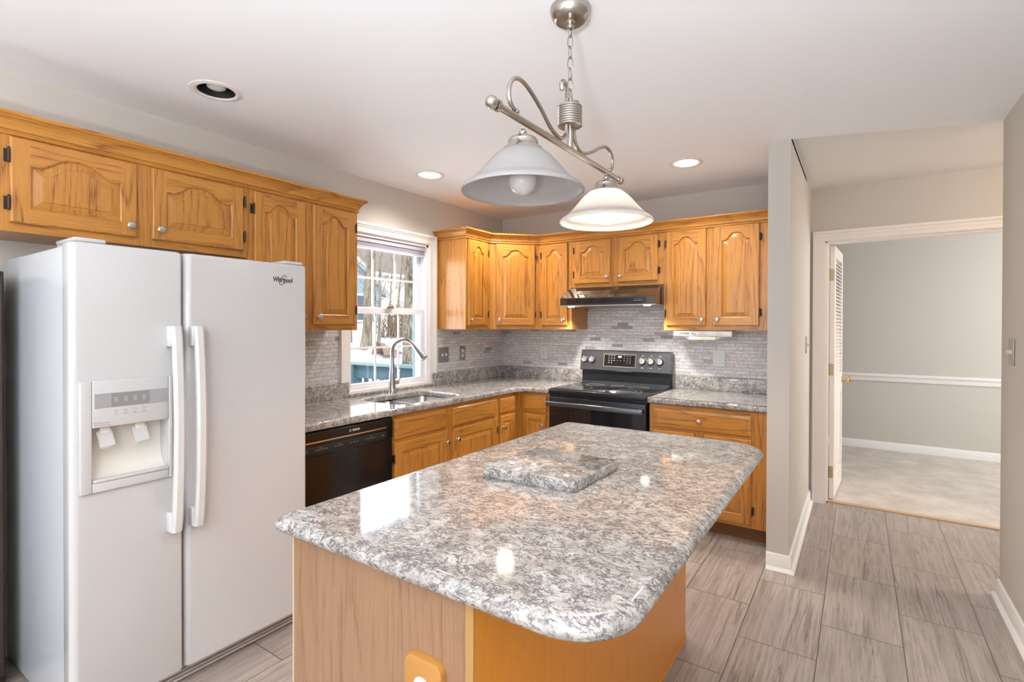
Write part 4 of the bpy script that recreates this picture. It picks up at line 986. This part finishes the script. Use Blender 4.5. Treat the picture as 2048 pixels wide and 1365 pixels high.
# assumed hall lamp (out of sight above the right part of the hall)
t=empty('assumed_hall_light',(4.9,-.05,HH),0,'assumed round flush ceiling light in the hallway around the corner','ceiling light')
MB().lathe([(.001,-.09),(.09,-.075),(.14,-.04),(.15,0)],(0,0,0),emis('hall_lamp_glass',(1,.85,.65),3.0),28).build('glass_bowl',t)
lamp('assumed_hall_lamp','POINT',(4.9,-.05,HH-.14),30,(1,.88,.74),shadow_soft_size=.1)

# ================================================================ OUTSIDE
random.seed(4)
def ground_z(x,y):
    d=-x; z=-.95
    for a,zv in ((0,-.95),(2.5,-.75),(5,.05),(8,.85),(13,1.35),(30,1.9)): 
        pass
    K=[(-.5,-.95),(2.5,-.70),(5,.10),(8,.85),(13,1.33),(40,2.4)]
    for (a,za),(b2,zb) in zip(K,K[1:]):
        if a<=d<=b2: z=za+(zb-za)*(d-a)/(b2-a)
    return z+.06*math.sin(x*1.3+y*.8)+.05*math.sin(y*1.7)
b=MB(); NX,NY=44,40; 
for i in range(NX+1):
    for j in range(NY+1):
        x=-.2-(i/NX)**1.5*38; y=-8+j*40/NY; b.v.append((x,y,ground_z(x,y)))
for i in range(NX):
    for j in range(NY): a=i*(NY+1)+j; b.face((a,a+1,a+NY+2,a+NY+1),SNOW)
o=b.build('snowy_ground',angle=80); tag(o,None,None,None,'structure')
def ray(px_,py_,x):
    d=fw+r2*((px_-1024-SHX)/FPX)+u2*((682.5-SHY-py_)/FPX); return CAM+d*((x-CAM.x)/d.x)
def tree(name,base,top,r0,r1,mat,label,nb=10,seed=1,spread=1.0,cat='tree',levels=2,fork=None,group=None):
    rd=random.Random(seed); base=Vector(base); top=Vector(top); b=MB()
    pts=[base.lerp(top,k/8)+Vector((rd.uniform(-1,1),rd.uniform(-1,1),0))*r0*.35*(k>0) for k in range(9)]
    b.tube(pts,[r0*1.25]+[r0+(r1-r0)*k/8 for k in range(1,9)],mat,14)
    H=(top-base).length
    def br(p,d,L,r,lv):
        P=[p]; n=5
        for k in range(n):
            d=(d+Vector((rd.uniform(-.3,.3),rd.uniform(-.3,.3),rd.uniform(-.1,.3)))).normalized(); P.append(P[-1]+d*L/n)
        b.tube(P,[r*(1-.8*k/n) for k in range(n+1)],mat,5)
        if lv>0:
            for _ in range(2):
                q=P[rd.randint(1,n-1)]; br(q,(d+Vector((rd.uniform(-1,1),rd.uniform(-1,1),rd.uniform(-.2,.6)))).normalized(),L*.6,r*.5,lv-1)
    for _ in range(nb):
        s=rd.uniform(.25,1); p=base.lerp(top,s); a=rd.uniform(0,2*PI)
        br(p,Vector((math.cos(a),math.sin(a),rd.uniform(.2,1.1))).normalized(),rd.uniform(.5,1.3)*spread,r1*rd.uniform(.15,.3)+.006,levels)
    o=b.build(name,origin=tuple(base),angle=80); return tag(o,label,cat,group)
def gz(p): return Vector((p.x,p.y,ground_z(p.x,p.y)-.05))
T0=gz(ray(819,700,-5.2)); tt=ray(835,380,-5.2); ray0=T0
tree('large_tree',T0,(tt.x,tt.y,5.2),.165,.15,BARK,'thick furrowed tree trunk behind the deck railing, seen through the right window panes',nb=4,seed=3)
for (xa,xb,X,r,sd,lb) in ((727,745,-7.6,.085,5,'leaning grey tree trunk nearest the left edge of the window view'),(738,752,-7.9,.07,6,'slim leaning trunk just right of the leftmost tree in the window view')):
    p0=gz(ray(xa,690,X)); p1=ray(xb,380,X); tree('tree',p0,(p1.x,p1.y,p1.z),r,r*.7,BARK2,lb,nb=7,seed=sd,group='bare trees in the snow')
for i,(xa,xb,X,r) in enumerate(((757,762,-8.5,.045),(775,792,-10,.03),(700,708,-9,.05),(790,815,-11,.04),(752,748,-11,.03))):
    p0=gz(ray(xa,690,X)); p1=ray(xb,430,X)
    tree('tree',p0,(p1.x,p1.y,p1.z),r,r*.5,BARK2,['thin pale sapling in the middle of the window view','spindly sapling leaning right in the window view','bare tree hidden partly by the oak cabinet in the window view','far thin tree near the thick trunk','far thin tree behind the saplings'][i],nb=14,seed=20+i,spread=1.3,group='bare trees in the snow')
# twigs poking from the snow
for i,(xx,yy) in enumerate(((712,715),(735,712),(763,712),(781,715),(702,712))):
    p=gz(ray(xx,yy,-4.6)); b=MB(); rd=random.Random(60+i)
    for _ in range(3): b.tube([p,p+Vector((rd.uniform(-.12,.12),rd.uniform(-.15,.15),rd.uniform(.5,.8)))],[.014,.004],BARK2,5)
    tag(b.build('twig_cluster',origin=tuple(p)),'bare brown twigs poking up from the snow behind the railing','twigs','twigs in the snow')
# brush pile & tarp
def shrub(p,R_,H_,n,seed,label):
    rd=random.Random(seed); b=MB()
    for _ in range(n):
        a=rd.uniform(0,2*PI); q=Vector(p)+Vector((math.cos(a),math.sin(a),0))*rd.uniform(0,R_*.6); e=q+Vector((rd.uniform(-.5,.5)*R_,rd.uniform(-.5,.5)*R_,rd.uniform(.4,1)*H_)); mid=(q+e)/2+Vector((rd.uniform(-.15,.15),rd.uniform(-.15,.15),.05))
        b.tube([q,mid,e],[.013,.009,.004],LEAF,4)
        for _ in range(4):
            w0=mid.lerp(e,rd.random()); s_=.05; n_=len(b.v); b.v+=[tuple(w0+Vector((rd.uniform(-s_,s_),rd.uniform(-s_,s_),rd.uniform(-s_,s_)))) for _ in range(3)]; b.face((n_,n_+1,n_+2),LEAF)
    tag(b.build('shrub',origin=tuple(p),smooth=False),label,'shrub','brown shrubs behind the garden')
p=gz(ray(790,668,-9.8)); shrub(p,.75,1.25,110,8,'dense brown leafless shrub left of the thick trunk in the window view')
p=gz(ray(848,668,-9.2)); shrub(p,.7,1.25,110,9,'dense brown shrub right of the thick trunk in the window view')
p=gz(ray(775,690,-6.8)); rd=random.Random(2); b=MB(); N1=14
pts={}
for i in range(N1+1):
    for j in range(9):
        u=i/N1-.5; v=j/8-.5; h=.34*max(0,(1-(2*v)**2))*(1-.75*(u+.5))+.05; h+=.03*math.sin(i*2.3+j)*h*3
        b.v.append((p.x+v*.45,p.y+u*.62,p.z+.03+h))
for i in range(N1):
    for j in range(8): a=i*9+j; b.face((a,a+1,a+10,a+9),TARP)
o=b.build('tarp_covered_pile',origin=tuple(p),angle=60); tag(o,'brown tarp draped over a low pile in the snow outside the window','tarp')
# deck railing
t=empty('deck_railing',(-1.6,.05,-.1),0,'blue painted wooden deck railing with balusters outside the window','railing')
RO=Vector((-1.6,.05,-.1))
def rb(b,name): o=b.build(name,t,smooth=False); o.location=-RO; return o
rb(MB().box(-4.2,-.20,-.02,.12,.925,.955,plain('snowy_rail_cap',(0.42,0.55,0.58),0.6)),'top_rail')
rb(MB().box(-4.2,-.20,.03,.07,.765,.924,BLUEP),'rail_board')
for k in range(26):
    x=-.35-k*.145; bb=MB().box(x-.022,x+.022,.071,.105,.0,.90,BLUEP); rb(bb,'baluster')
rb(MB().box(-4.2,-.20,.03,.07,.0,.09,BLUEP),'bottom_rail')
for x in (-4.2,-2.25,-.29): rb(MB().box(x-.045,x+.045,-.02,.12,-.12,.92,BLUEP),'post')
b=MB()
for k in range(30): b.box(-4.3,-.145,-4.0+k*.14,-3.865+k*.14,-.14,-.11,BLUEP)
tag(b.build('deck_floor',smooth=False),'blue grey boarded deck floor outside the window','deck')
# houses
def house(name,x,y0,y1,z0,z1,depth,mat,label,wins,ridge=1.6,axis='y',rmat=ROOF):
    t=empty(name,(x,(y0+y1)/2,z0),0,label,'house'); O=Vector(t.location)
    def hb(b,n): o=b.build(n,t,smooth=False); o.location=-O; return o
    hb(MB().box(x-depth,x,y0,y1,z0,z1,mat),'wall')
    b=MB()
    if axis=='y':
        b.loops([[(x+.4,y,z1),(x+.4,y,z1+.12),(x-depth/2,y,z1+ridge),(x-depth-.4,y,z1+.1),(x-depth-.4,y,z1)] for y in (y0-.4,y1+.4)],rmat,cap0=True,cap1=True)
        hb(b,'roof'); hb(MB().box(x+.4,x+.46,y0-.4,y1+.4,z1-.1,z1+.14,TRIM),'fascia')
    else:
        ym=(y0+y1)/2
        g=MB(); g.loops([[(xx,y0,z1),(xx,y1,z1),(xx,ym,z1+ridge)] for xx in (x,x-depth)],mat,cap0=True,cap1=True); hb(g,'gable')
        for a,c in ((y0-.4,ym),(y1+.4,ym)):
            r=MB(); r.loops([[(xx,a,z1-.25*ridge/( (y1-y0)/2)),(xx,c,z1+ridge),(xx,c,z1+ridge+.16),(xx,a,z1-.25*ridge/((y1-y0)/2)+.16)] for xx in (x+.3,x-depth-.3)],WSID,cap0=True,cap1=True); hb(r,'roof')
    for (a,c) in wins:
        w_=hb(MB().box(x+.001,x+.05,a-.45,a+.45,c-.65,c+.65,TRIM),'window_frame'); hb(MB().box(x+.051,x+.06,a-.36,a+.36,c-.55,c+.55,plain('dark_house_glass',(0.12,0.15,0.18),0.2)),'window_pane')
# blue-grey outbuilding on the left of the view
pA=ray(700,655,-16); pB=ray(760,655,-16)
house('blue_house',-16,pA.y-4,pB.y,1.2,3.1,4,BSID,'blue grey gabled outbuilding on the left of the window view',[(pB.y-1.0,2.2)],2.2,'x')
pC=ray(735,600,-30); pD=ray(900,600,-30)
house('white_house',-30,pC.y-9,pD.y+3,1.8,5.6,8,WSID,'white sided house with a brown shingle roof far behind the trees',[(pC.y-2,4.3),(pC.y+1.5,4.3),(pC.y+4.6,4.3),(pC.y+7.6,4.3)],5.0,'y')
